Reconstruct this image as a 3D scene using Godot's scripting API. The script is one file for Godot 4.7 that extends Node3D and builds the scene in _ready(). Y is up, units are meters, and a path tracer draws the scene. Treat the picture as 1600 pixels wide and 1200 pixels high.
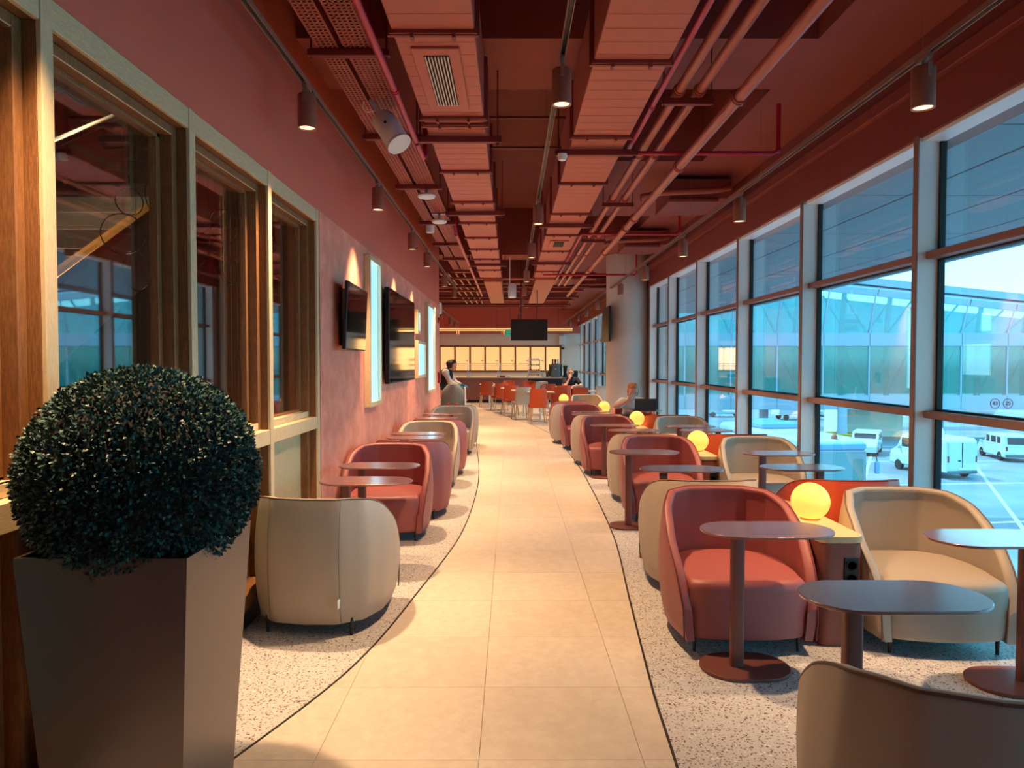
extends Node3D
# An airport cafe lounge: aisle between tub chairs, window wall on the right, glazed oak partition on the left.
# Depth is measured along -z from the camera: P(x, y, depth).

const EYE := 1.5
var M := {}
var used := {}
var rng := RandomNumberGenerator.new()
const ORD := ["nearest", "second", "third", "fourth", "fifth", "sixth", "seventh", "eighth", "ninth", "tenth", "eleventh", "twelfth"]
const SPOT := ["leftmost", "second from the left", "in the middle", "second from the right", "rightmost"]

func P(x: float, y: float, depth: float) -> Vector3:
	return Vector3(x, y, -depth)

# ---------------------------------------------------------------- mesh building
class Mb:
	var v := PackedVector3Array()
	var n := PackedVector3Array()
	var uv := PackedVector2Array()
	var t := Transform3D()

	func tri(a: Vector3, b: Vector3, c: Vector3, na: Vector3, nb: Vector3, nc: Vector3, ua := Vector2.ZERO, ub := Vector2.ZERO, uc := Vector2.ZERO) -> void:
		var g := (b - a).cross(c - a)
		if g.length_squared() < 1e-16:
			return
		var flip := g.dot(na + nb + nc) > 0.0
		if t.basis.determinant() < 0.0:
			flip = not flip
		v.append(t * a)
		n.append((t.basis * na).normalized())
		uv.append(ua)
		if flip:
			v.append(t * c); v.append(t * b)
			n.append((t.basis * nc).normalized()); n.append((t.basis * nb).normalized())
			uv.append(uc); uv.append(ub)
		else:
			v.append(t * b); v.append(t * c)
			n.append((t.basis * nb).normalized()); n.append((t.basis * nc).normalized())
			uv.append(ub); uv.append(uc)

	func quad(a: Vector3, b: Vector3, c: Vector3, d: Vector3, o: Vector3) -> void:
		tri(a, b, c, o, o, o, Vector2(0, 0), Vector2(1, 0), Vector2(1, 1))
		tri(a, c, d, o, o, o, Vector2(0, 0), Vector2(1, 1), Vector2(0, 1))

	func box(c: Vector3, s: Vector3, b := Basis()) -> Mb:
		var h := s * 0.5
		for ax in 3:
			var u := Vector3.ZERO; u[(ax + 1) % 3] = h[(ax + 1) % 3]
			var w := Vector3.ZERO; w[(ax + 2) % 3] = h[(ax + 2) % 3]
			for sg in [-1.0, 1.0]:
				var o := Vector3.ZERO; o[ax] = sg
				var p: Vector3 = o * h[ax]
				quad(c + b * (p - u - w), c + b * (p + u - w), c + b * (p + u + w), c + b * (p - u + w), b * o)
		return self

	func span(a: Vector3, b: Vector3) -> Mb:   # box between two corners
		return box((a + b) * 0.5, (b - a).abs())

	func cbox(c: Vector3, s: Vector3, r: float, b := Basis()) -> Mb:   # box with rounded-looking chamfers
		var h := s * 0.5
		r = minf(r, minf(h.x, minf(h.y, h.z)) * 0.98)
		var k := h - Vector3(r, r, r)
		for ax in 3:
			var i := (ax + 1) % 3
			var j := (ax + 2) % 3
			for sg in [-1.0, 1.0]:
				var o := Vector3.ZERO; o[ax] = sg
				var q := []
				for e in [[-1, -1], [1, -1], [1, 1], [-1, 1]]:
					var p := Vector3.ZERO
					p[ax] = sg * h[ax]; p[i] = e[0] * k[i]; p[j] = e[1] * k[j]
					q.append(c + b * p)
				quad(q[0], q[1], q[2], q[3], b * o)
			for si in [-1.0, 1.0]:
				for sj in [-1.0, 1.0]:
					var ni := Vector3.ZERO; ni[i] = si
					var nj := Vector3.ZERO; nj[j] = sj
					var p0 := Vector3.ZERO; p0[i] = si * h[i]; p0[j] = sj * k[j]; p0[ax] = -k[ax]
					var p1 := p0; p1[ax] = k[ax]
					var q0 := Vector3.ZERO; q0[i] = si * k[i]; q0[j] = sj * h[j]; q0[ax] = -k[ax]
					var q1 := q0; q1[ax] = k[ax]
					tri(c + b * p0, c + b * p1, c + b * q1, b * ni, b * ni, b * nj)
					tri(c + b * p0, c + b * q1, c + b * q0, b * ni, b * nj, b * nj)
		for sx in [-1.0, 1.0]:
			for sy in [-1.0, 1.0]:
				for sz in [-1.0, 1.0]:
					var g := Vector3(sx, sy, sz)
					tri(c + b * (g * Vector3(h.x, k.y, k.z)), c + b * (g * Vector3(k.x, h.y, k.z)), c + b * (g * Vector3(k.x, k.y, h.z)), b * Vector3(sx, 0, 0), b * Vector3(0, sy, 0), b * Vector3(0, 0, sz))
		return self

	func surf(rows: Array, close_u := false, close_v := false, flip := false) -> Mb:
		var nr := rows.size()
		var nc: int = rows[0].size()
		var nn := []
		for i in nr:
			var line := PackedVector3Array()
			for j in nc:
				var i0 := i - 1 if i > 0 else (nr - 1 if close_v else 0)
				var i1 := i + 1 if i < nr - 1 else (0 if close_v else nr - 1)
				var j0 := j - 1 if j > 0 else (nc - 1 if close_u else 0)
				var j1 := j + 1 if j < nc - 1 else (0 if close_u else nc - 1)
				var g: Vector3 = (rows[i][j1] - rows[i][j0]).cross(rows[i1][j] - rows[i0][j])
				if g.length_squared() < 1e-18:
					g = Vector3.UP
				line.append(-g.normalized() if flip else g.normalized())
			nn.append(line)
		for i in (nr if close_v else nr - 1):
			var i1 := (i + 1) % nr
			for j in (nc if close_u else nc - 1):
				var j1 := (j + 1) % nc
				var ua := Vector2(float(j) / nc, float(i) / nr)
				var ub := Vector2(float(j + 1) / nc, float(i) / nr)
				var uc := Vector2(float(j + 1) / nc, float(i + 1) / nr)
				var ud := Vector2(float(j) / nc, float(i + 1) / nr)
				tri(rows[i][j], rows[i][j1], rows[i1][j1], nn[i][j], nn[i][j1], nn[i1][j1], ua, ub, uc)
				tri(rows[i][j], rows[i1][j1], rows[i1][j], nn[i][j], nn[i1][j1], nn[i1][j], ua, uc, ud)
		return self

	func tube(path: Array, r: float, sides := 8, closed := false, caps := true, squash := 1.0) -> Mb:
		var rows := []
		var m := path.size()
		var up := Vector3.UP
		for i in m:
			var a: Vector3 = path[(i - 1 + m) % m] if (i > 0 or closed) else path[i]
			var b: Vector3 = path[(i + 1) % m] if (i < m - 1 or closed) else path[i]
			var d := (b - a).normalized()
			if i == 0:
				up = Vector3.UP if absf(d.y) < 0.9 else Vector3.RIGHT
			up = (up - d * up.dot(d)).normalized()
			var s := d.cross(up)
			var row := PackedVector3Array()
			for k in sides:
				var q := TAU * k / sides
				row.append(path[i] + (s * cos(q) + up * sin(q) * squash) * r)
			rows.append(row)
		surf(rows, true, closed, true)
		if caps and not closed:
			for e in [[0, 1], [m - 1, m - 2]]:
				var o: Vector3 = (path[e[0]] - path[e[1]]).normalized()
				for k in range(1, sides - 1):
					tri(rows[e[0]][0], rows[e[0]][k], rows[e[0]][k + 1], o, o, o)
		return self

	func lathe(prof: Array, seg := 20, at := Vector3.ZERO, b := Basis()) -> Mb:
		var ns := []
		for i in prof.size() - 1:
			var d: Vector2 = (prof[i + 1] - prof[i]).normalized()
			ns.append(Vector2(d.y, -d.x))
		for i in prof.size() - 1:
			var n0: Vector2 = ns[i]
			var n1: Vector2 = ns[i]
			if i > 0 and ns[i - 1].dot(ns[i]) > 0.7:
				n0 = (ns[i - 1] + ns[i]).normalized()
			if i < ns.size() - 1 and ns[i + 1].dot(ns[i]) > 0.7:
				n1 = (ns[i + 1] + ns[i]).normalized()
			for k in seg:
				var q0 := TAU * k / seg
				var q1 := TAU * (k + 1) / seg
				var e0 := Vector3(cos(q0), 0, sin(q0))
				var e1 := Vector3(cos(q1), 0, sin(q1))
				var a: Vector3 = e0 * prof[i].x + Vector3(0, prof[i].y, 0)
				var c: Vector3 = e1 * prof[i].x + Vector3(0, prof[i].y, 0)
				var d: Vector3 = e0 * prof[i + 1].x + Vector3(0, prof[i + 1].y, 0)
				var f: Vector3 = e1 * prof[i + 1].x + Vector3(0, prof[i + 1].y, 0)
				var na := b * (e0 * n0.x + Vector3(0, n0.y, 0))
				var nc := b * (e1 * n0.x + Vector3(0, n0.y, 0))
				var nd := b * (e0 * n1.x + Vector3(0, n1.y, 0))
				var nf := b * (e1 * n1.x + Vector3(0, n1.y, 0))
				tri(at + b * a, at + b * c, at + b * f, na, nc, nf)
				tri(at + b * a, at + b * f, at + b * d, na, nf, nd)
		return self

	func prism(poly: PackedVector2Array, y0: float, y1: float, bevel := 0.0) -> Mb:   # (x, z) outline pushed up
		if Geometry2D.is_polygon_clockwise(poly):
			poly = poly.duplicate(); poly.reverse()
		var m := poly.size()
		var en := PackedVector2Array()
		for i in m:
			var d := (poly[(i + 1) % m] - poly[i]).normalized()
			en.append(Vector2(d.y, -d.x))
		var vn := []   # normals at the two ends of every edge
		var off := PackedVector2Array()
		for i in m:
			var a := en[(i - 1 + m) % m]
			var b := en[i]
			var mid := (a + b).normalized()
			off.append(mid / maxf(0.4, mid.dot(b)))
			vn.append([mid, mid] if a.dot(b) > 0.75 else [a, b])
		var c := PackedVector2Array()
		for i in m:
			c.append(poly[i] - off[i] * bevel)
		var idx := Geometry2D.triangulate_polygon(c)
		for side in [[y1, Vector3.UP], [y0, Vector3.DOWN]]:
			for k in range(0, idx.size(), 3):
				var q := []
				for e in 3:
					q.append(Vector3(c[idx[k + e]].x, side[0], c[idx[k + e]].y))
				tri(q[0], q[1], q[2], side[1], side[1], side[1], c[idx[k]], c[idx[k + 1]], c[idx[k + 2]])
		for i in m:
			var j := (i + 1) % m
			var n0 := Vector3(vn[i][1].x, 0, vn[i][1].y)
			var n1 := Vector3(vn[j][0].x, 0, vn[j][0].y)
			var a0 := Vector3(poly[i].x, y0 + bevel, poly[i].y)
			var b0 := Vector3(poly[j].x, y0 + bevel, poly[j].y)
			var a1 := Vector3(poly[i].x, y1 - bevel, poly[i].y)
			var b1 := Vector3(poly[j].x, y1 - bevel, poly[j].y)
			tri(a0, b0, b1, n0, n1, n1)
			tri(a0, b1, a1, n0, n1, n0)
			if bevel > 0.0:
				for e in [[a1, b1, y1, Vector3.UP], [a0, b0, y0, Vector3.DOWN]]:
					var ca := Vector3(c[i].x, e[2], c[i].y)
					var cb := Vector3(c[j].x, e[2], c[j].y)
					tri(e[0], e[1], cb, n0, n1, e[3])
					tri(e[0], cb, ca, n0, e[3], e[3])
		return self

	func ball(c: Vector3, r: Vector3, seg := 16, rings := 10) -> Mb:
		var rows := []
		for i in rings + 1:
			var a := PI * i / rings
			var row := PackedVector3Array()
			for k in seg:
				var q := TAU * k / seg
				row.append(c + Vector3(sin(a) * cos(q), cos(a), sin(a) * sin(q)) * r)
			rows.append(row)
		for i in rings:
			for k in seg:
				var k1 := (k + 1) % seg
				var p := [rows[i][k], rows[i][k1], rows[i + 1][k1], rows[i + 1][k]]
				var o := []
				for x in p:
					o.append(((x - c) / (r * r)).normalized())
				tri(p[0], p[1], p[2], o[0], o[1], o[2])
				tri(p[0], p[2], p[3], o[0], o[2], o[3])
		return self

	func mesh() -> ArrayMesh:
		var arr := []
		arr.resize(Mesh.ARRAY_MAX)
		arr[Mesh.ARRAY_VERTEX] = v
		arr[Mesh.ARRAY_NORMAL] = n
		arr[Mesh.ARRAY_TEX_UV] = uv
		var out := ArrayMesh.new()
		out.add_surface_from_arrays(Mesh.PRIMITIVE_TRIANGLES, arr)
		return out

func mb() -> Mb:
	return Mb.new()

func rrect(w: float, d: float, r: float, seg := 6, c := Vector2.ZERO) -> PackedVector2Array:
	var out := PackedVector2Array()
	r = minf(r, minf(w, d) * 0.5 - 0.0005)
	for q in 4:
		var cx: float = (w * 0.5 - r) * [1, -1, -1, 1][q]
		var cz: float = (d * 0.5 - r) * [1, 1, -1, -1][q]
		for k in seg + 1:
			var a := PI * 0.5 * (q + float(k) / seg)
			out.append(c + Vector2(cx + r * cos(a), cz + r * sin(a)))
	return out

# ---------------------------------------------------------------- nodes
func numbered(s: String) -> String:
	if not used.has(s):
		used[s] = 0
		return s
	used[s] += 1
	return "%s_%03d" % [s, used[s]]

func tag(o: Node, label: String, category: String, group := "") -> Node:
	o.set_meta("label", label)
	o.set_meta("category", category)
	if group:
		o.set_meta("group", group)
	return o

func thing(called: String, label: String, category: String, at := Vector3.ZERO, turn := 0.0, group := "") -> Node3D:
	var o := Node3D.new()
	o.name = numbered(called)
	add_child(o)
	o.position = at
	o.rotation.y = deg_to_rad(turn)
	tag(o, label, category, group)
	return o

func part(parent: Node, called: String, m: Variant, mat: Material, at := Transform3D()) -> MeshInstance3D:
	var o := MeshInstance3D.new()
	o.name = called
	o.mesh = m.mesh() if m is Mb else m
	o.material_override = mat
	o.transform = at
	parent.add_child(o, true)
	return o

func solo(called: String, label: String, category: String, m: Variant, mat: Material, at := Vector3.ZERO, group := "") -> MeshInstance3D:
	var o := part(self, numbered(called), m, mat, Transform3D(Basis(), at))
	tag(o, label, category, group)
	return o

func structure(called: String, m: Variant = null, mat: Material = null) -> Node3D:
	var o: Node3D
	if m == null:
		o = Node3D.new()
		o.name = numbered(called)
		add_child(o)
	else:
		o = part(self, numbered(called), m, mat)
	o.set_meta("kind", "structure")
	return o

func dup(src: Node3D, label: String, at: Vector3, turn := 0.0, called := "") -> Node3D:
	var o: Node3D = src.duplicate()
	o.name = numbered(called if called else str(src.get_meta("base")))
	add_child(o)
	o.position = at
	o.rotation = Vector3(0, deg_to_rad(turn), 0)
	o.set_meta("label", label)
	return o

# ---------------------------------------------------------------- materials
func mat(hex: String, rough := 0.6, metal := 0.0, spec := 0.5) -> StandardMaterial3D:
	var m := StandardMaterial3D.new()
	m.albedo_color = Color(hex)
	m.roughness = rough
	m.metallic = metal
	m.metallic_specular = spec
	return m

func glow(hex: String, energy: float) -> StandardMaterial3D:
	var m := mat(hex, 0.5)
	m.emission_enabled = true
	m.emission = Color(hex)
	m.emission_energy_multiplier = energy
	return m

func pane(hex: String, alpha: float, spec := 0.5) -> StandardMaterial3D:
	var m := mat(hex, 0.0, 0.0, spec)
	m.transparency = BaseMaterial3D.TRANSPARENCY_ALPHA
	m.albedo_color.a = alpha
	return m

func tri_tex(m: StandardMaterial3D, img: Image, size: float, bump := 0.0) -> StandardMaterial3D:
	m.albedo_color = Color.WHITE
	m.albedo_texture = ImageTexture.create_from_image(img)
	m.uv1_triplanar = true
	m.uv1_world_triplanar = true
	m.uv1_scale = Vector3.ONE / size
	return m

func wood_img(light: Color, dark: Color, along_v: bool, sd: int) -> Image:
	var f := FastNoiseLite.new()
	f.seed = sd
	f.frequency = 0.02
	f.fractal_octaves = 4
	var g := FastNoiseLite.new()
	g.seed = sd + 1
	g.frequency = 0.012
	var im := Image.create(512, 512, false, Image.FORMAT_RGB8)
	for y in 512:
		for x in 512:
			var a := x if along_v else y
			var b := y if along_v else x
			# blend the wrap so that the repeat does not show
			var e := absf(b / 256.0 - 1.0)
			var bb := e * 256.0
			var fine := f.get_noise_2d(a * 9.0, bb * 0.55)
			var rings := sin((a * 0.11 + g.get_noise_2d(a * 1.2, bb * 0.5) * 9.0) * 2.4) * 0.5 + 0.5
			var k := clampf(0.42 + fine * 0.75 - rings * 0.22, 0.0, 1.0)
			im.set_pixel(x, y, dark.lerp(light, k))
	return im

func mottled(a: Color, b: Color, freq: float, sd: int, stretch := 1.0) -> Image:
	var f := FastNoiseLite.new()
	f.seed = sd
	f.frequency = freq
	f.fractal_octaves = 5
	f.domain_warp_enabled = true
	f.domain_warp_amplitude = 25.0
	var im := Image.create(512, 512, false, Image.FORMAT_RGB8)
	for y in 512:
		for x in 512:
			var wx := x * TAU / 512.0
			var k := f.get_noise_3d(cos(wx) * 82.0, sin(wx) * 82.0, absf(y - 256.0) * stretch)
			im.set_pixel(x, y, a.lerp(b, clampf(0.5 + k * 0.9, 0.0, 1.0)))
	return im

func terrazzo_img() -> Image:
	var im := Image.create(1024, 1024, false, Image.FORMAT_RGB8)
	im.fill(Color("cbc7c5"))
	var chips := [Color("6d5048"), Color("4c4142"), Color("8b8382"), Color("9d7361"), Color("efeae4"), Color("b3aaa5"), Color("3b3334")]
	for i in 10500:
		var c: Color = chips[rng.randi() % chips.size()]
		var cx := rng.randi() % 1024
		var cy := rng.randi() % 1024
		var r := rng.randf_range(1.2, 4.2) * (1.4 if rng.randf() < 0.12 else 1.0)
		var st := rng.randf_range(0.55, 1.0)
		var q := rng.randf() * TAU
		var w := int(ceil(r)) + 1
		for dy in range(-w, w + 1):
			for dx in range(-w, w + 1):
				var u := dx * cos(q) + dy * sin(q)
				var z := (dy * cos(q) - dx * sin(q)) / st
				if absf(u) + absf(z) + maxf(absf(u), absf(z)) * 0.6 < r * 1.7:
					im.set_pixel(posmod(cx + dx, 1024), posmod(cy + dy, 1024), c)
	return im

func make_materials() -> void:
	M.wood_v = tri_tex(mat("ffffff", 0.5), wood_img(Color("dccaa8"), Color("c2ac86"), true, 3), 0.45)
	M.wood_h = tri_tex(mat("ffffff", 0.5), wood_img(Color("dccaa8"), Color("c2ac86"), false, 5), 0.45)
	M.wood_in = tri_tex(mat("ffffff", 0.5), wood_img(Color("9c6c40"), Color("744a28"), true, 8), 0.6)
	M.wood_panel = tri_tex(mat("ffffff", 0.55), wood_img(Color("d9c8a4"), Color("bda67c"), true, 13), 0.5)
	M.plaster = tri_tex(mat("ffffff", 0.85), mottled(Color("e89c88"), Color("d5836e"), 0.016, 21, 1.0), 1.7)
	M.red_wall = mat("cf6a54", 0.75)
	M.red_paint = mat("80372f", 0.6)
	M.slab = tri_tex(mat("ffffff", 0.7), mottled(Color("974b45"), Color("8a413b"), 0.006, 31), 3.0)
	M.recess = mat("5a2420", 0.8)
	M.duct = mat("b65d4b", 0.5)
	M.flange = mat("842f28", 0.45)
	M.strut = mat("741f1e", 0.5)
	M.pipe = mat("a8523f", 0.36)
	M.sprinkler = mat("b01535", 0.33)
	M.black = mat("0c0d0e", 0.45)
	M.grille_dark = mat("15100f", 0.8)
	M.alu = mat("c6c2bd", 0.35, 0.7)
	M.terrazzo = tri_tex(mat("ffffff", 0.45), terrazzo_img(), 1.25)
	var ti := mottled(Color("d9cdc0"), Color("cdbfb1"), 0.03, 41)
	var ti2 := mottled(Color("d6c9bb"), Color("cabbac"), 0.025, 47)
	M.tile = tri_tex(mat("ffffff", 0.5), ti, 1.1)
	M.tile_b = tri_tex(mat("ffffff", 0.52), ti2, 1.3)
	M.joint = mat("c0b4a7", 0.9)
	M.trim = mat("1d1715", 0.5)
	M.red_leather = mat("9a5150", 0.5)
	M.beige_leather = mat("ab9d8e", 0.5)
	M.orange_leather = mat("a03a1e", 0.5)
	M.orange_seat = mat("b8481f", 0.5)
	M.grey_seat = mat("bdb8ae", 0.55)
	M.piping_red = mat("6d2724", 0.5)
	M.piping_beige = mat("6e5344", 0.5)
	M.piping_orange = mat("7a2814", 0.5)
	M.leg_black = mat("111111", 0.4)
	M.table_metal = mat("94615a", 0.27, 0.45, 1.0)
	M.table_metal.clearcoat_enabled = true
	M.table_metal.clearcoat = 1.0
	M.table_metal.clearcoat_roughness = 0.22
	M.table_stem = mat("75423a", 0.4, 0.1)
	M.console = mat("8c4c3e", 0.45)
	M.frame = mat("e4e8e9", 0.4)
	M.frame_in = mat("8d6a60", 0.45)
	M.gasket = mat("0b0e10", 0.6)
	M.glass = pane("bfeeee", 0.03)
	M.dark_glass = mat("ffffff", 0.02, 1.0)   # solar coated: part mirror, part see-through
	var coat := Image.create(4, 4, false, Image.FORMAT_RGB8)
	coat.fill(Color("d9d4d0"))
	M.dark_glass.albedo_texture = ImageTexture.create_from_image(coat)
	M.dark_glass.transparency = BaseMaterial3D.TRANSPARENCY_ALPHA
	M.dark_glass.albedo_color = Color(1, 1, 1, 0.34)
	M.copper = mat("a8705c", 0.42, 0.2)
	M.track = mat("9a7464", 0.4, 0.2)
	M.white = mat("e6e6e3", 0.5)
	M.white_paint = mat("dcdcda", 0.55)
	M.column = mat("bcb4ad", 0.7)
	M.screen = mat("0b0d0f", 0.06, 0.0, 0.7)
	M.chrome = mat("d0d0d0", 0.18, 0.9)
	M.brass = mat("c49a5a", 0.3, 0.85)
	M.planter = mat("625c5d", 0.32, 0.7)
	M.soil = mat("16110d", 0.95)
	M.leaf = mat("2c4944", 0.5)
	M.leaf.vertex_color_use_as_albedo = true
	M.lamp_face = glow("ffe2b4", 1.5)
	M.globe = glow("ffc45c", 0.95)
	M.sky_panel = glow("9fd8ee", 0.85)
	M.amber_panel = glow("ffc480", 0.72)
	M.gold_line = glow("ffd27a", 0.85)
	M.tilewall = mat("e6ddd0", 0.45)
	M.slat = mat("a0675c", 0.6)
	M.stone = mat("c9beb2", 0.35)
	M.oak_leg = mat("d3b080", 0.5)
	M.concrete = tri_tex(mat("ffffff", 0.9), mottled(Color("858b90"), Color("6d747a"), 0.008, 61), 14.0)
	M.concrete_dark = mat("59626a", 0.9)
	M.soffit = mat("8f989d", 0.5)
	M.soffit_joint = mat("2a3236", 0.8)
	M.bridge_white = mat("98a4b0", 0.5)
	M.bridge_glass = pane("009a90", 0.42)
	M.bridge_rear = pane("00a298", 0.86)
	M.bridge_rear_up = pane("00bcc8", 0.8)
	M.bridge_glass_up = pane("00b4be", 0.36)
	M.bus_glass = mat("6d959b", 0.1)
	M.bridge_dark = mat("0a3032", 0.6)
	M.car_white = mat("c3c7c8", 0.3)
	M.car_glass = mat("1b2a30", 0.12)
	M.tyre = mat("17181a", 0.8)
	M.yellow = mat("d9a52a", 0.5)
	M.bus_blue = mat("5f9cc9", 0.35)
	M.paint_line = mat("b5babb", 0.8)
	M.skin = mat("c98f78", 0.6)
	M.hair_dark = mat("20150f", 0.6)
	M.hair_red = mat("b56a35", 0.6)
	M.hair_grey = mat("5d534c", 0.6)
	M.cloth_white = mat("d8d6d3", 0.85)
	M.cloth_navy = mat("12192c", 0.85)
	M.cloth_black = mat("121215", 0.85)
	M.cloth_grey = mat("aeb1b4", 0.85)
	M.glove = mat("2f86b8", 0.5)
	M.dark_red = mat("8c1420", 0.5)
	M.green = mat("1c8f6c", 0.5)
	M.plastic_grey = mat("5d6365", 0.55)

func _ready() -> void:
	rng.seed = 7
	# camera: 24 mm lens, 1.5 m above the floor, tipped down a little
	var cam := Camera3D.new()
	cam.name = "camera"
	cam.fov = rad_to_deg(2.0 * atan(600.0 / 1109.0))
	cam.near = 0.05
	cam.far = 500.0
	add_child(cam)
	cam.position = Vector3(0, EYE, 0)
	cam.rotation = Vector3(-atan(33.0 / 1109.0), -atan(2.0 / 1109.0), 0)
	cam.current = true
	# sky and exposure
	var sky_m := ProceduralSkyMaterial.new()
	sky_m.sky_top_color = Color(0.33, 0.66, 0.82)
	sky_m.sky_horizon_color = Color(0.46, 0.82, 0.89)
	sky_m.ground_bottom_color = Color(0.36, 0.5, 0.55)
	sky_m.ground_horizon_color = Color(0.5, 0.72, 0.78)
	sky_m.sky_energy_multiplier = 2.2
	var sky := Sky.new()
	sky.sky_material = sky_m
	var env := Environment.new()
	env.background_mode = Environment.BG_SKY
	env.sky = sky
	env.tonemap_mode = Environment.TONE_MAPPER_LINEAR
	env.tonemap_exposure = 1.15
	env.sdfgi_enabled = true
	env.ssao_enabled = true
	env.ssil_enabled = true
	var we := WorldEnvironment.new()
	we.name = "world_environment"
	we.environment = env
	add_child(we)
	# sun from behind the building, on the apron only
	var sun := DirectionalLight3D.new()
	sun.name = "sun"
	sun.light_color = Color(0.74, 0.95, 1.0)
	sun.light_energy = 1.7
	sun.light_angular_distance = 0.6
	sun.shadow_enabled = true
	sun.sky_mode = DirectionalLight3D.SKY_MODE_LIGHT_ONLY
	add_child(sun)
	sun.look_at_from_position(Vector3.ZERO, Vector3(0.45, -0.85, 0.30))

	make_materials()
	floor_and_walls()
	window_wall()
	ceiling_slab()
	partition()
	outside()
	services()
	track_lights()
	wall_pictures()
	planter()
	lounge()
	dining_area()
	bar()
	people()
	small_fittings()

# ---------------------------------------------------------------- room shell
const LEFT_EDGE := [[-1.9, 0.6], [-1.45, 1.7], [-1.055, 2.64], [-0.778, 3.48], [-0.611, 4.58], [-0.436, 6.2], [-0.4, 8.4], [-0.46, 10.2], [-0.597, 12.5], [-0.82, 16.5], [-1.18, 22.2], [-1.5, 26.9]]
const RIGHT_EDGE := [[0.5, 0.6], [0.56, 1.7], [0.621, 2.63], [0.649, 3.17], [0.75, 4.4], [0.89, 6.09], [0.973, 8.85], [0.98, 11.2], [0.86, 14.7], [0.5, 17.2], [0.1, 18.9], [-0.78, 22.8], [-1.45, 26.4]]

func smooth_edge(pts: Array) -> PackedVector2Array:   # (x, depth)
	var c := Curve2D.new()
	for i in pts.size():
		var a: Array = pts[maxi(i - 1, 0)]
		var b: Array = pts[mini(i + 1, pts.size() - 1)]
		var d := Vector2(b[0] - a[0], b[1] - a[1])
		var l0: float = pts[i][1] - a[1]
		var l1: float = b[1] - pts[i][1]
		var u := d / maxf(0.01, d.y)
		c.add_point(Vector2(pts[i][0], pts[i][1]), -u * l0 / 3.0, u * l1 / 3.0)
	c.bake_interval = 0.18
	return c.get_baked_points()

func to_plan(a: PackedVector2Array) -> PackedVector2Array:
	var out := PackedVector2Array()
	for p in a:
		out.append(Vector2(p.x, -p.y))
	return out

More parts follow.
